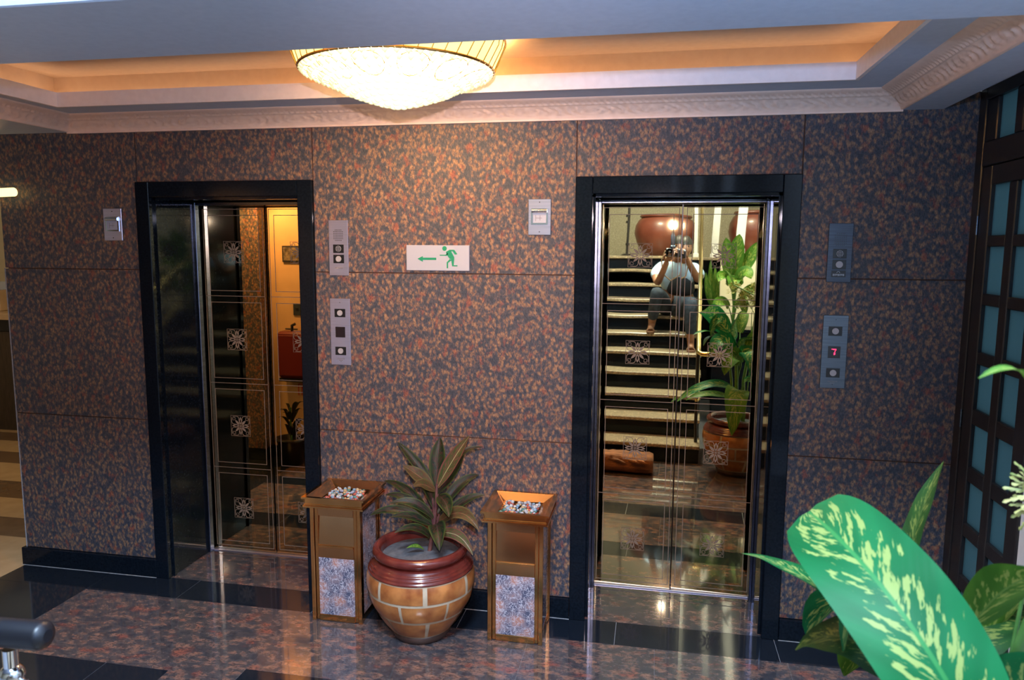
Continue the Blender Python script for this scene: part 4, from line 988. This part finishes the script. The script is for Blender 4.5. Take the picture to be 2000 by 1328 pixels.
# feathery cream-edged sprays among the leaves
def spray(parent, c, r, n, seed, name='feathery_spray'):
    rr = random.Random(seed); b = MB()
    for i in range(n):
        a = rr.uniform(0, 2 * PI); el = rr.uniform(-.5, 1.3); d = Vector((math.cos(a) * math.cos(el), math.sin(a) * math.cos(el), math.sin(el)))
        p = Vector(c) + d * r * rr.uniform(.25, 1.0); s_ = d.cross(Vector((0, 0, 1))).normalized(); ln = rr.uniform(.012, .024)
        u = s_.cross(d); 
        for j in range(-2, 3):                           # a small lobed leaflet
            dd = (d + s_ * j * .45 + u * rr.uniform(-.4, .4)).normalized(); t = p + dd * ln * (1.15 - .18 * abs(j)); sd = dd.cross(u).normalized() * .0032
            b.add([p - sd, p + sd, t], [(0, 1, 2)]); b.add([p - sd + dd * ln * .5, p + sd * 2.2 + dd * ln * .4, t], [(0, 1, 2)])
    o = b.build(name, 'feathery', parent); tag(o, kind='stuff'); return o
def lobed_leaf(parent, c, d, up, size, seed):
    """a small frilled leaf: a fan of toothed lobes"""
    rr = random.Random(seed); d = Vector(d).normalized(); up = Vector(up).normalized(); sd = d.cross(up).normalized(); up = sd.cross(d); b = MB(); c = Vector(c)
    for j in range(-3, 4):
        a = j * .42; dd = (d * math.cos(a) + sd * math.sin(a)).normalized(); ss = dd.cross(up).normalized(); ln = size * (1.0 - .09 * abs(j))
        for i in range(5):
            t = .25 + .75 * i / 4; p = c + dd * ln * t + up * size * (.10 * math.sin(5 * t + j) - .12 * t * t)
            w_ = size * .13 * (1.2 - .8 * t); q = c + dd * ln * (t - .26) + up * size * .02
            for k in (-1, 1): b.add([q, p + dd * size * .06, p + ss * k * w_ + up * size * rr.uniform(-.05, .08)], [(0, 1, 2)])
    return b.build('frilled_leaf', 'feathery', parent)
lobed_leaf(dp, (0.618, -2.270, 1.512), (-.55, -.35, .55), (-.3, -.8, .5), .046, 1)
lobed_leaf(dp, (0.628, -2.275, 1.492), (-.9, -.25, -.15), (-.2, -.8, .5), .056, 2)
lobed_leaf(dp, (0.632, -2.270, 1.472), (-.6, -.3, -.65), (-.3, -.8, .4), .050, 3)
lobed_leaf(dp, (0.665, -2.265, 1.500), (.3, -.3, .6), (0, -.8, .5), .044, 4)
stalk(dp, [(0.72, -2.22, 1.36), (0.66, -2.265, 1.46), (0.635, -2.27, 1.50)], .003, .002, 'stem_green')
spray(dp, (0.775, -2.30, 1.46), .09, 240, 2)
spray(dp, (0.80, -2.35, 1.37), .09, 260, 3)
spray(dp, (0.735, -2.37, 1.42), .06, 160, 4)
stalk(dp, [(FX + .06, FY - .02, .44), (FX + .09, FY - .05, 1.0), (0.69, -2.14, 1.38)], .006, .003)

# ---- handrail with black grip at lower left
hr = thing('barrier_rail', 'black padded barrier rail on chrome posts at the lower left edge', 'handrail', (-1.27, -2.4, 0))
b = MB(); b.tube([(-2.3, -2.40, 1.085), (-1.6, -2.40, 1.100), (-1.175, -2.40, 1.115), (-1.166, -2.40, 1.1155), (-1.160, -2.40, 1.1158)], [.028, .028, .0285, .025, .012], 18); b.build('grip', 'black_leather', hr)
for x in (-1.252, -2.15):
    b = MB(); b.tube([(x, -2.40, 0.0), (x, -2.40, 1.078)], .014, 14); b.tube([(x, -2.40, .955), (x, -2.40, .985)], .020, 14); b.build('post', 'chrome', hr)
    b = MB(); b.sphere((x, -2.40, 1.022), .024, 16, 10); b.tube([(x, -2.40, 1.015), (x + .034, -2.40, 1.010)], .006, 8); b.build('ball_joint', 'chrome', hr)
    b = MB(); b.lathe([(0.0, .012), (.045, .010), (.05, 0.0)], (x, -2.40, 0), 20); b.build('floor_flange', 'chrome', hr)

# ---- brass stair rail
RXX = 0.262
rail = thing('stair_rail', 'brass stair handrail on dark posts, seen only in the right lift doors', 'handrail', (RXX, -2.3, 0))
pts = [(RXX + .34, -2.305, .985), (RXX + .10, -2.305, .985), (RXX + .03, -2.315, .985), (RXX, -2.345, .995)]
for k in range(10): pts.append((RXX, -2.42 - k * .31, 1.035 + k * RISE))
b = MB(); b.tube(pts, .021, 12); b.build('top_rail', 'brass', rail)
pts = [(RXX + .012, -2.36 - k * .31, .56 + k * RISE) for k in range(10)]
b = MB(); b.tube(pts, .011, 10); b.build('lower_rail', 'brass', rail)
for k in (0, 2, 4, 6, 8):
    y = -2.36 - k * .31; z0 = RISE * (k + 1)
    b = MB(); b.tube([(RXX, y, z0), (RXX, y, 1.0 + k * RISE)], .016, 10); b.build('post', 'dark_wood', rail)
    b = MB(); b.sphere((RXX, y, .56 + k * RISE), .020, 10, 8); b.build('post_collar', 'brass', rail)

# ---- log planter at the stair foot
lg = thing('timber_log', 'rough brown timber log lying at the stair foot, reflected in right lift doors', 'log', (-0.35, -1.82, 0))
b = MB(); n = 26; ks = 16; vs = []
rr = random.Random(12)
for i in range(n + 1):
    t = i / n; x = -0.95 + 0.90 * t
    for k in range(ks):
        a = 2 * PI * k / ks; r_ = 0.088 * (1 + .10 * math.sin(5 * a + t * 6) + .05 * rr.uniform(-1, 1)) * (0.92 if i in (0, n) else 1)
        vs.append((x, -1.82 + r_ * 1.15 * math.cos(a), max(0.001, .088 + r_ * math.sin(a))))
fs = [(i * ks + k, i * ks + (k + 1) % ks, (i + 1) * ks + (k + 1) % ks, (i + 1) * ks + k) for i in range(n) for k in range(ks)] + [tuple(range(ks))[::-1], tuple(n * ks + k for k in range(ks))]
b.add(vs, fs, True); fixnormals(b.build('trunk', 'bark', lg))
for x in (-0.30, -0.16, -0.10):
    b = MB(); b.tube([(x - .12, -1.745, .13), (x - .04, -1.725, .12), (x + .03, -1.73, .10)], [.012, .018, .008], 8); b.build('bark_ridge', 'bark', lg)

# ---- big terracotta jars on the landing
ZLAND = RISE * 11
def jar(x, y, R_, H_, label):
    t = thing('terracotta_jar', label, 'jar', (x, y, ZLAND), 'terracotta jars on the landing')
    p = [(0, 0), (.55, 0), (.72, .12), (.90, .32), (1.0, .55), (.96, .74), (.84, .88), (.74, .93)]
    b = MB(); b.lathe([(r_ * R_, ZLAND + z * H_) for r_, z in p], (x, y, 0), 40); b.build('body', 'terracotta', t)
    p = [(.74, .925), (.80, .94), (.82, .97), (.78, 1.0), (.68, 1.0), (.66, .94), (.64, .8)]
    b = MB(); b.lathe([(r_ * R_, ZLAND + z * H_) for r_, z in p], (x, y, 0), 40); b.build('rim', 'terracotta', t)
jar(-0.16, -6.0, 0.37, 0.56, 'big red terracotta jar behind the photographer, mirrored in right lift doors')
jar(0.98, -6.05, 0.36, 0.62, 'dim terracotta jar behind the white posts, mirrored in right lift doors')

# ---- dark pole on the landing
t = thing('iron_pole', 'slim dark pole beside the red jar, mirrored in right lift doors', 'pole', (-0.60, -5.6, ZLAND))
b = MB(); b.tube([(-.60, -5.6, ZLAND), (-.585, -5.6, 2.2), (-.565, -5.6, 2.9)], .016, 8); b.build('shaft', 'dark_wood', t)
for z in (1.98, 2.28, 2.36):
    b = MB(); b.tube([(-.594, -5.6, z), (-.592, -5.6, z + .03)], .027, 10); b.build('knot', 'dark_wood', t)
b = MB(); b.lathe([(0.0, .03), (.05, .026), (.09, 0.0)], (-.60, -5.6, ZLAND), 20); b.build('foot', 'dark_wood', t)

# ---- cream parapet and white posts right of the stair
t = thing('parapet', 'cream half-height parapet behind the plants, mirrored in right lift doors', 'low wall', (0.9, -4.7, 0))
b = MB(); b.box(0.50, 1.349, -4.78, -4.64, 0, 1.86, .004); b.build('panel', 'cream_paint', t)
b = MB(); b.box(0.48, 1.349, -4.80, -4.62, 1.862, 1.905, .006); b.build('coping', 'cream_paint', t)
for (x0, x1, y, z0, r_, lab) in ((0.70, 0.775, -4.71, 1.907, .050, 'wide white leaning post on the cream parapet, mirrored in right lift doors'),
                          (0.44, 0.485, -5.50, ZLAND, .042, 'white post on the landing edge, mirrored in right lift doors'),
                          (0.205, 0.17, -5.36, ZLAND, .022, 'thin pale post nearest the photographer, mirrored in right lift doors')):
    t = thing('white_post', lab, 'post', (x0, y, z0), 'white posts on the landing')
    b = MB()
    for i in range(7):
        pass
    hh = 4.36 - z0
    ring = []
    n = 10
    vs = []
    for i in range(n + 1):
        s_ = i / n; x = x0 + (x1 - x0) * (hh / 0.6) * 0.42 * s_ + .05 * (s_ ** 2); vs += [(x - r_, y - r_ * .5, z0 + hh * s_), (x + r_, y - r_ * .5, z0 + hh * s_), (x + r_, y + r_ * .5, z0 + hh * s_), (x - r_, y + r_ * .5, z0 + hh * s_)]
    fs = [(i * 4 + k, i * 4 + (k + 1) % 4, i * 4 + 4 + (k + 1) % 4, i * 4 + 4 + k) for i in range(n) for k in range(4)] + [(3, 2, 1, 0), (n * 4, n * 4 + 1, n * 4 + 2, n * 4 + 3)]
    b.add(vs, fs); fixnormals(b.build('shaft', 'white_paint', t))
    b = MB(); b.box(x0 - r_ - .012, x0 + r_ + .012, y - r_ * .5 - .012, y + r_ * .5 + .012, z0, z0 + .05, .004); b.build('base_block', 'white_paint', t)

# ---- second dumb cane, tall, on a planter beside the stair
t = thing('tall_planter', 'black granite planter box under the taller dumb cane', 'planter', (0.66, -4.2, 0))
b = MB(); b.box(0.42, 0.90, -4.42, -3.98, 0, 1.02, .006); b.build('box', 'black_granite', t)
b = MB(); b.box(0.40, 0.92, -4.44, -3.96, 1.021, 1.06, .006); b.build('rim', 'black_granite', t)
t2 = thing('tall_dumb_cane', 'upper dumb cane against the cream parapet, mirrored in right lift doors', 'plant', (0.66, -4.2, 1.06))
TL = [((.58, -4.15, 1.62), (.55, -4.05, 1.90), (.52, -4.0, 2.06), .15, 1), ((.62, -4.15, 1.65), (.64, -4.05, 1.95), (.66, -4.0, 2.10), .17, 0), ((.68, -4.15, 1.62), (.80, -4.05, 1.90), (.88, -4.0, 2.02), .15, 1),
      ((.66, -4.15, 1.55), (.74, -4.0, 1.78), (.80, -3.95, 1.62), .17, 0), ((.58, -4.15, 1.55), (.50, -4.0, 1.72), (.46, -3.95, 1.58), .14, 0), ((.64, -4.15, 1.5), (.62, -3.95, 1.72), (.60, -3.92, 1.48), .16, 0),
      ((.42, -4.05, 1.25), (.36, -4.0, 1.55), (.37, -3.97, 1.83), .075, 0), ((.44, -4.05, 1.25), (.42, -4.0, 1.55), (.42, -3.97, 1.76), .07, 1), ((.42, -4.08, 1.25), (.33, -4.0, 1.5), (.32, -3.97, 1.68), .07, 1), ((.45, -4.08, 1.2), (.44, -4.0, 1.45), (.46, -3.97, 1.66), .07, 0),
      ((.70, -4.15, 1.4), (.86, -4.05, 1.6), (.94, -4.0, 1.42), .13, 1), ((.58, -4.1, 1.3), (.48, -3.95, 1.45), (.42, -3.9, 1.25), .14, 0), ((.66, -4.1, 1.3), (.72, -3.92, 1.48), (.75, -3.88, 1.22), .14, 1)]
for p0, p1, p2, w_, k in TL:
    leaf('leaf', p0, p1, p2, w_, 'leaf_dumb_cane_plain', t2, nh=(0, .8, .5), shape='broad' if w_ > .1 else 'lance', fold=.2, n=12, m=6)
    stalk(t2, [(.64, -4.19, max(1.08, p0[2] - .3)), ((.64 + p0[0]) / 2, -4.17, p0[2] - .08), p0], .008, .005)
for i_, c_ in enumerate(((.62, -3.86, 1.50), (.74, -3.86, 1.44), (.84, -3.88, 1.50), (.70, -3.86, 1.34), (.82, -3.88, 1.36), (.90, -3.9, 1.42))): spray(t2, c_, .085, 190, 20 + i_)
stalk(t2, [(.64, -4.2, 1.061), (.64, -4.19, 1.35), (.63, -4.17, 1.62)], .018, .012)

# ---- lamp added over the stair in place of daylight
t = thing('stair_daylight_lamp', 'round cool white lamp in place of daylight, high over the stair', 'lamp', (-0.3, -3.6, 4.40))
b = MB(); b.lathe([(.50, 4.40), (.52, 4.38), (.52, 4.335), (.47, 4.33), (.47, 4.36)], (-0.3, -3.6, 0), 40); b.build('lamp_ring', 'chrome', t)
b = MB(); b.lathe([(0.0, 4.338), (.30, 4.338), (.468, 4.345)], (-0.3, -3.6, 0), 40); b.build('diffuser', 'lamp_diffuser', t)

# ---- unseen fixtures added to house the side-wall and corridor lights
t = thing('downlight', 'small added brass downlight in the left soffit facing the orange wall', 'lamp', (-3.0, -1.05, 2.485))
t.location = (-3.32, -1.05, 2.485)
b = MB(); b.lathe([(.060, 2.489), (.060, 2.480), (.045, 2.476), (.040, 2.489)], (-3.32, -1.05, 0), 24); b.build('ring', 'brass', t)
b = MB(); b.lathe([(0, 2.484), (.041, 2.484)], (-3.32, -1.05, 0), 24); b.build('lens', 'tube_glow', t)
t = thing('added_corridor_lamp', 'added round warm ceiling lamp in the corridor beyond the granite wall', 'lamp', (-5.2, 1.3, 2.49))
b = MB(); b.lathe([(.17, 2.489), (.18, 2.475), (.17, 2.455), (.15, 2.45)], (-5.2, 1.3, 0), 32); b.build('ring', 'brass', t)
b = MB(); b.lathe([(0, 2.405), (.06, 2.412), (.12, 2.432), (.155, 2.46)], (-5.2, 1.3, 0), 32); b.build('shade', 'tube_glow', t)

# ---- wall tube lamp at the left end of the granite
t = thing('tube_lamp', 'short glowing yellow tube lamp at the left end of the granite wall', 'lamp', (-3.56, 0, 2.17))
b = MB(); b.tube([(-3.70, -.045, 2.166), (-3.475, -.045, 2.172)], .024, 14); b.build('glowing_tube', 'tube_glow', t)
b = MB(); b.box(-3.61, -3.50, -.024, -.0005, 2.15, 2.19, .003); b.build('bracket', 'brass', t)

# ---- reception counter in the corridor
t = thing('reception_counter', 'dark wooden counter with lit cream top at the far left edge', 'counter', (-6.4, 2.9, 0))
b = MB(); b.box(-7.6, -5.3, 2.70, 3.3, 0, 1.02, .006); b.build('front', 'counter_wood', t)
b = MB(); b.box(-7.7, -5.2, 2.62, 3.35, 1.14, 1.205, .006); b.build('worktop', 'corridor_tan', t)
b = MB(); b.box(-7.6, -5.3, 2.68, 3.3, 1.02, 1.14, .004); b.build('shadow_band', 'black_plastic', t)
for i, x in enumerate((-7.2, -6.75, -6.3)):
    t = thing('brochure_box', ('cream brochure box at the counter end far left', 'cream brochure box in the middle of the counter', 'cream brochure box at the near end of the counter')[i], 'box', (x, 2.95, 1.205), 'brochure boxes on the counter')
    b = MB(); b.box(x - .16, x + .16, 2.85, 3.05, 1.206, 1.42, .004); b.build('tray', 'corridor_tan', t)
    b = MB(); b.box(x - .14, x + .14, 2.86, 3.03, 1.421, 1.50, .002); b.build('leaflets', 'sign_white', t)
t = thing('lit_panel', 'glowing cream panel on the corridor back wall', 'light panel', (-6.9, 4.19, 1.45))
b = MB(); b.box(-7.7, -5.6, 4.16, 4.198, 1.45, 2.2, .003); b.build('glow_face', 'shop_glow', t)
b = MB(); b.ring2d(rect(-7.74, -5.56, 1.41, 2.24), rect(-7.7, -5.6, 1.45, 2.2), 4.15, 4.199); b.build('surround', 'counter_wood', t)

# ---- things on the orange side wall (mirrored in the left lift door)
WY = -1.559
t = thing('framed_plaque', 'small dark framed plaque on the orange wall, mirrored in left lift door', 'plaque', (-3.07, WY, 1.75))
b = MB(); b.box(-3.19, -2.93, WY, WY + .018, 1.748, 1.888, .003); b.build('frame', 'dark_wood', t)
b = MB(); b.box(-3.175, -2.945, WY + .0185, WY + .021, 1.762, 1.874); b.build('picture', 'frame_art', t)
t = thing('light_switch', 'small dark switch plate on the orange wall, mirrored in left lift door', 'switch', (-3.07, WY, 1.29))
b = MB(); b.box(-3.105, -3.035, WY, WY + .010, 1.285, 1.385, .002); b.build('plate', 'steel_dark', t)
b = MB(); b.box(-3.082, -3.058, WY + .0105, WY + .016, 1.32, 1.35, .002); b.build('rocker', 'black_plastic', t)
t = thing('fire_cabinet', 'dark red fire cabinet on the orange wall, mirrored in left lift door', 'fire cabinet', (-3.05, WY, .74))
b = MB(); b.box(-3.20, -2.90, WY, WY + .14, .745, 1.15, .02); b.build('box', 'fire_red', t)
b = MB(); b.box(-3.18, -2.92, WY + .141, WY + .152, .77, 1.12, .004); b.build('cabinet_door', 'fire_red', t)
b = MB(); b.box(-3.20, -2.90, WY, WY + .13, .715, .744, .004); b.build('black_base', 'black_plastic', t)
b = MB(); b.tube([(-3.09, WY + .07, 1.15), (-3.09, WY + .07, 1.20), (-3.06, WY + .07, 1.215)], .013, 8); b.tube([(-3.15, WY + .07, 1.168), (-3.04, WY + .07, 1.168)], .007, 8); b.build('valve', 'black_plastic', t)
t = thing('fire_notice', 'red-printed white notice below the fire cabinet, mirrored in left lift door', 'notice', (-3.02, WY, .56))
b = MB(); b.box(-3.09, -2.86, WY, WY + .004, .565, .685); b.build('card', 'orange_paint', t)
b = MB(); rl = [(-3.08, .58), (-3.08, .67)]
for pts_ in ([(-3.075, .575), (-3.075, .672), (-2.99, .672)], [(-3.045, .575), (-3.045, .65), (-2.99, .575), (-2.99, .65)], [(-2.97, .66), (-2.97, .58), (-2.92, .58)], [(-2.97, .62), (-2.93, .62)]):
    for a, c in zip(pts_, pts_[1:]):
        x0, x1 = sorted((a[0], c[0])); z0, z1 = sorted((a[1], c[1])); b.box(x0 - .004, x1 + .004, WY + .004, WY + .006, z0 - .004, z1 + .004) if (x0 == x1 or z0 == z1) else b.add([(a[0] - .006, WY + .0055, a[1]), (a[0] + .006, WY + .0055, a[1]), (c[0] + .006, WY + .0055, c[1]), (c[0] - .006, WY + .0055, c[1])], [(0, 1, 2, 3)])
b.build('red_print', 'notice_red', t)
t = thing('potted_shrub', 'small leafy shrub in a black pot under the fire cabinet, mirrored in left lift door', 'potted plant', (-3.06, -1.36, 0))
b = MB(); b.lathe([(0, 0), (.095, 0), (.12, .21), (.132, .215), (.132, .24), (.118, .24), (.112, .20), (0, .20)], (-3.06, -1.36, 0), 28); b.build('pot', 'black_plastic', t)
rr = random.Random(5)
for i in range(22):
    a = rr.uniform(0, 2 * PI); d = rr.uniform(.04, .15); z = rr.uniform(.32, .56)
    p0 = (-3.06 + .02 * math.cos(a), -1.36 + .02 * math.sin(a), z - .09); p2 = (-3.06 + d * math.cos(a), -1.36 + d * math.sin(a), z); p1 = ((p0[0] + p2[0]) / 2, (p0[1] + p2[1]) / 2, z + .03)
    leaf('leaf', p0, p1, p2, .045, 'leaf_cordyline', t, n=6, m=2)
b = MB(); b.tube([(-3.06, -1.36, .19), (-3.06, -1.36, .50)], .008, 6); b.build('stem', 'stem_green', t)

# ================================================================== THE PHOTOGRAPHER (mirrored in the right lift doors)
def skin(name, joints, edges, mat, parent, root=0, sub=2):
    me = bpy.data.meshes.new(name); me.from_pydata([j[0] for j in joints], edges, [])
    o = bpy.data.objects.new(name, me); COL.objects.link(o); o.parent = parent
    md = o.modifiers.new('Skin', 'SKIN'); md.use_smooth_shade = True
    sv = me.skin_vertices[0].data if me.skin_vertices else None
    if sv is None:
        bm = bmesh.new(); bm.from_mesh(me); bm.verts.layers.skin.verify(); bm.to_mesh(me); bm.free(); sv = me.skin_vertices[0].data
    for i, j in enumerate(joints):
        r_ = j[1] if isinstance(j[1], tuple) else (j[1], j[1]); sv[i].radius = r_; sv[i].use_root = (i == root)
    ss = o.modifiers.new('Sub', 'SUBSURF'); ss.levels = sub; ss.render_levels = sub
    me.materials.append(MATS[mat]); return o
PB = Vector((0.05, -4.20, RISE * 7))
ps = thing('person', 'person in light blue shirt and jeans sitting on the stair, photographing', 'person', PB)
def W(x, y, z): return (x - PB.x, y - PB.y, z - PB.z)
# body: one skinned figure (jeans and skin shown by clothing children)
J = [(W(.05, -4.22, 1.30), (.150, .115)), (W(.05, -4.22, 1.42), (.140, .110)), (W(.05, -4.19, 1.56), (.150, .110)), (W(.05, -4.14, 1.68), (.150, .100)), (W(.065, -4.09, 1.775), (.060, .060)), (W(.085, -4.03, 1.86), (.058, .062)),
     (W(-.10, -4.12, 1.705), .070), (W(-.155, -4.09, 1.66), .062), (W(-.125, -3.93, 1.545), .046), (W(-.06, -3.78, 1.70), .036), (W(-.025, -3.73, 1.80), .028),
     (W(.20, -4.12, 1.705), .070), (W(.255, -4.08, 1.65), .062), (W(.235, -3.95, 1.60), .046), (W(.15, -3.84, 1.76), .036), (W(.105, -3.80, 1.85), .028),
     (W(-.05, -4.16, 1.275), .100), (W(-.12, -3.74, 1.475), .066), (W(-.175, -3.90, 1.13), .046), (W(-.178, -3.91, 1.075), .038), (W(-.19, -3.80, 1.040), .032),
     (W(.15, -4.16, 1.275), .100), (W(.17, -3.72, 1.37), .066), (W(.185, -3.72, .99), .046), (W(.188, -3.73, .905), .038), (W(.195, -3.63, .872), .032)]
Eg = [(0, 1), (1, 2), (2, 3), (3, 4), (4, 5), (3, 6), (6, 7), (7, 8), (8, 9), (9, 10), (3, 11), (11, 12), (12, 13), (13, 14), (14, 15), (0, 16), (16, 17), (17, 18), (18, 19), (19, 20), (0, 21), (21, 22), (22, 23), (23, 24), (24, 25)]
skin('body', J, Eg, 'skin', ps)
def grow(js, d): return [(p, (r_[0] + d, r_[1] + d) if isinstance(r_, tuple) else r_ + d) for p, r_ in js]
skin('shirt', grow([J[i] for i in (1, 2, 3)], .012) + grow([J[i] for i in (6, 7)], .014) + [(W(-.14, -4.0, 1.595), .064)] + grow([J[i] for i in (11, 12)], .014) + [(W(.245, -4.01, 1.622), .064)] + [(W(.062, -4.10, 1.755), (.075, .075))],
     [(0, 1), (1, 2), (2, 3), (3, 4), (4, 5), (2, 6), (6, 7), (7, 8), (2, 9)], 'shirt_blue', ps)
skin('jeans', grow([J[0]], .014) + [(W(.05, -4.22, 1.37), (.150, .120))] + grow([J[i] for i in (16, 17, 18)], .014) + grow([J[i] for i in (21, 22, 23)], .014), [(0, 1), (0, 2), (2, 3), (3, 4), (0, 5), (5, 6), (6, 7)], 'jeans', ps)
skin('vest', [(W(.075, -4.19, 1.40), (.150, .125)), (W(.085, -4.16, 1.54), (.135, .125)), (W(.09, -4.11, 1.68), (.105, .105))], [(0, 1), (1, 2)], 'vest_dark', ps)
# head with face
HC = Vector(W(.095, -3.965, 1.955))
hb = MB(); n, m_ = 24, 16; vs = []; fs = []
def headpt(a, t):
    """a: azimuth with +y forward, t: polar -pi/2..pi/2"""
    x = math.cos(t) * math.sin(a); y = math.cos(t) * math.cos(a); z = math.sin(t)
    X, Yy, Z = x * .073, y * .092, z * .115
    if z < -.2: X *= 1 + .28 * (z + .2); Yy *= 1 + .12 * (z + .2)          # jaw narrows
    if y > .75 and abs(x) < .32:                                             # nose, brow, chin
        if -.42 < z < .05: Yy += .018 * (1 - abs(x) / .32) * (1 - abs(z + .25) / .3 if abs(z + .25) < .3 else 0)
        if z < -.75: Yy += .006
    if y > .7 and .0 < z < .18 and .18 < abs(x) < .55: Yy -= .008            # eye sockets
    if y > .8 and -.62 < z < -.5 and abs(x) < .35: Yy += .005                # lips
    return (X, Yy, Z)
for i in range(m_ + 1):
    t = -PI / 2 + PI * i / m_
    for k in range(n): vs.append(Vector(headpt(2 * PI * k / n, t)) + HC)
fs = [(i * n + k, i * n + (k + 1) % n, (i + 1) * n + (k + 1) % n, (i + 1) * n + k) for i in range(m_) for k in range(n)]
hb.add(vs, fs, True)
for s_ in (-1, 1): hb.sphere(HC + Vector((s_ * .074, -.005, .0)), .024, 8, 6, (.35, .7, 1.2))
o = hb.build('head', 'skin'); o.parent = ps; fixnormals(o)
hh = MB(); vs = []
for i in range(9):
    t = R(12) + (PI / 2 - R(12)) * i / 8
    for k in range(n):
        a = 2 * PI * k / n; lo = t if math.cos(a) > .45 else t - R(48) * (1 - i / 8) * (1 if math.cos(a) < .1 else .5)
        p = Vector((math.cos(lo) * math.sin(a) * .081, math.cos(lo) * math.cos(a) * .098 - .006, math.sin(lo) * .126 + .002)); vs.append(p + HC)
hh.add(vs, [(i * n + k, i * n + (k + 1) % n, (i + 1) * n + (k + 1) % n, (i + 1) * n + k) for i in range(8) for k in range(n)], True)
o = hh.build('hair', 'hair_black'); o.parent = ps
eb = MB()
for s_ in (-1, 1):
    eb.sphere(HC + Vector((s_ * .028, .083, .010)), .010, 8, 6, (1.2, .5, .7)); eb.box(HC.x + s_ * .028 - .017, HC.x + s_ * .028 + .017, HC.y + .082, HC.y + .090, HC.z + .028, HC.z + .033)
o = eb.build('eyes_and_brows', 'hair_black'); o.parent = ps
# hands: palm plus five jointed fingers each
def hand(base, fwd, up, side, flip):
    base, fwd, up, side = Vector(base), Vector(fwd).normalized(), Vector(up).normalized(), Vector(side).normalized()
    js = [(tuple(base), (.026, .020)), (tuple(base + fwd * .045), (.036, .016))]; ed = [(0, 1)]
    for i, (off, ln) in enumerate(((-.028, .062), (-.010, .072), (.010, .068), (.028, .054))):
        k = len(js); r0 = base + fwd * .075 + side * off
        js += [(tuple(r0), .0105), (tuple(r0 + fwd * ln * .42 + up * .010), .0095), (tuple(r0 + fwd * ln * .62 + up * .034), .0085), (tuple(r0 + fwd * ln * .50 + up * .054), .0075)]
        ed += [(1, k), (k, k + 1), (k + 1, k + 2), (k + 2, k + 3)]
    k = len(js); r0 = base + fwd * .020 + side * flip * .036 + up * .006
    js += [(tuple(r0), .013), (tuple(r0 + side * flip * .016 + fwd * .022 + up * .022), .0115), (tuple(r0 + side * flip * .008 + fwd * .040 + up * .046), .0095)]
    ed += [(0, k), (k, k + 1), (k + 1, k + 2)]
    return js, ed
js, ed = hand(W(-.030, -3.735, 1.800), (.35, .75, .30), (.15, -.25, .95), (.9, -.4, 0), -1); skin('left_hand', js, ed, 'skin', ps, sub=1)
js, ed = hand(W(.112, -3.805, 1.845), (-.25, .75, .60), (-.95, .1, .1), (0, -.5, .85), -1); skin('right_hand', js, ed, 'skin', ps, sub=1)
# sandals
for (x, y, z) in ((-.183, -3.852, RISE * 6), (.191, -3.685, RISE * 5)):
    b = MB(); sole = [(-.040, -.115), (.036, -.115), (.044, .02), (.046, .085), (.030, .135), (-.012, .142), (-.040, .10), (-.044, .02)]
    vs = [(x + u, y + v, z + .001) for u, v in sole] + [(x + u, y + v, z + .018) for u, v in sole]; nn = len(sole)
    b.add(vs, [tuple(range(nn))[::-1], tuple(range(nn, 2 * nn))] + [(i, (i + 1) % nn, nn + (i + 1) % nn, nn + i) for i in range(nn)])
    for v in (.02, .07):
        b.tube([(x - .042, y + v, z + .015), (x - .02, y + v, z + .062 - v * .25), (x + .015, y + v, z + .064 - v * .25), (x + .043, y + v, z + .015)], .008, 8)
    o = b.build('sandal', 'sandal', ps)
# the camera held to the eye, flash on top
cm = thing('photo_camera', 'black camera with bright flash held by the person, mirrored in right lift doors', 'camera', (0.03, -3.74, 1.885))
b = MB(); b.box(-.045, .105, -3.79, -3.72, 1.835, 1.93, .012); b.box(.075, .11, -3.80, -3.70, 1.838, 1.925, .012); b.build('camera_body', 'black_plastic', cm)
b = MB(); b.box(.0, .06, -3.79, -3.71, 1.925, 1.962, .010); b.build('viewfinder_hump', 'black_plastic', cm)
def ytube(mb, prof_, cx, cz, n=28):
    vs = [(cx + r_ * math.cos(2 * PI * k / n), y, cz + r_ * math.sin(2 * PI * k / n)) for r_, y in prof_ for k in range(n)]
    mb.add(vs, [(i * n + k, i * n + (k + 1) % n, (i + 1) * n + (k + 1) % n, (i + 1) * n + k) for i in range(len(prof_) - 1) for k in range(n)], True)
b = MB(); ytube(b, [(.034, -3.725), (.036, -3.70), (.040, -3.695), (.040, -3.66), (.037, -3.655), (.041, -3.63), (.044, -3.602), (.040, -3.602), (.036, -3.64), (.030, -3.645)], 0.0, 1.885); fixnormals(b.build('lens_barrel', 'black_plastic', cm))
b = MB(); ytube(b, [(.036, -3.648), (.030, -3.640), (.018, -3.634), (.0005, -3.632)], 0.0, 1.885); fixnormals(b.build('front_glass', 'lens_glass', cm))
b = MB(); b.box(.008, .052, -3.765, -3.725, 1.962, 2.075, .006); b.box(.014, .046, -3.76, -3.73, 2.07, 2.125, .004); b.build('flash_body', 'black_plastic', cm)
b = MB(); b.box(-.008, .068, -3.755, -3.675, 2.122, 2.212, .008); fh = b.build('flash_head', 'black_plastic', cm)
b = MB(); b.box(-.002, .062, -3.6745, -3.671, 2.150, 2.200, .001); b.build('flash_window', 'flash_tube', fh)
b = MB(); b.tube([(-.048, -3.76, 1.90), (-.085, -3.80, 1.80), (-.07, -3.82, 1.66), (.02, -3.80, 1.585), (.11, -3.82, 1.64), (.135, -3.82, 1.78), (.108, -3.77, 1.90)], .007, 6); b.build('neck_strap', 'strap_tan', cm)
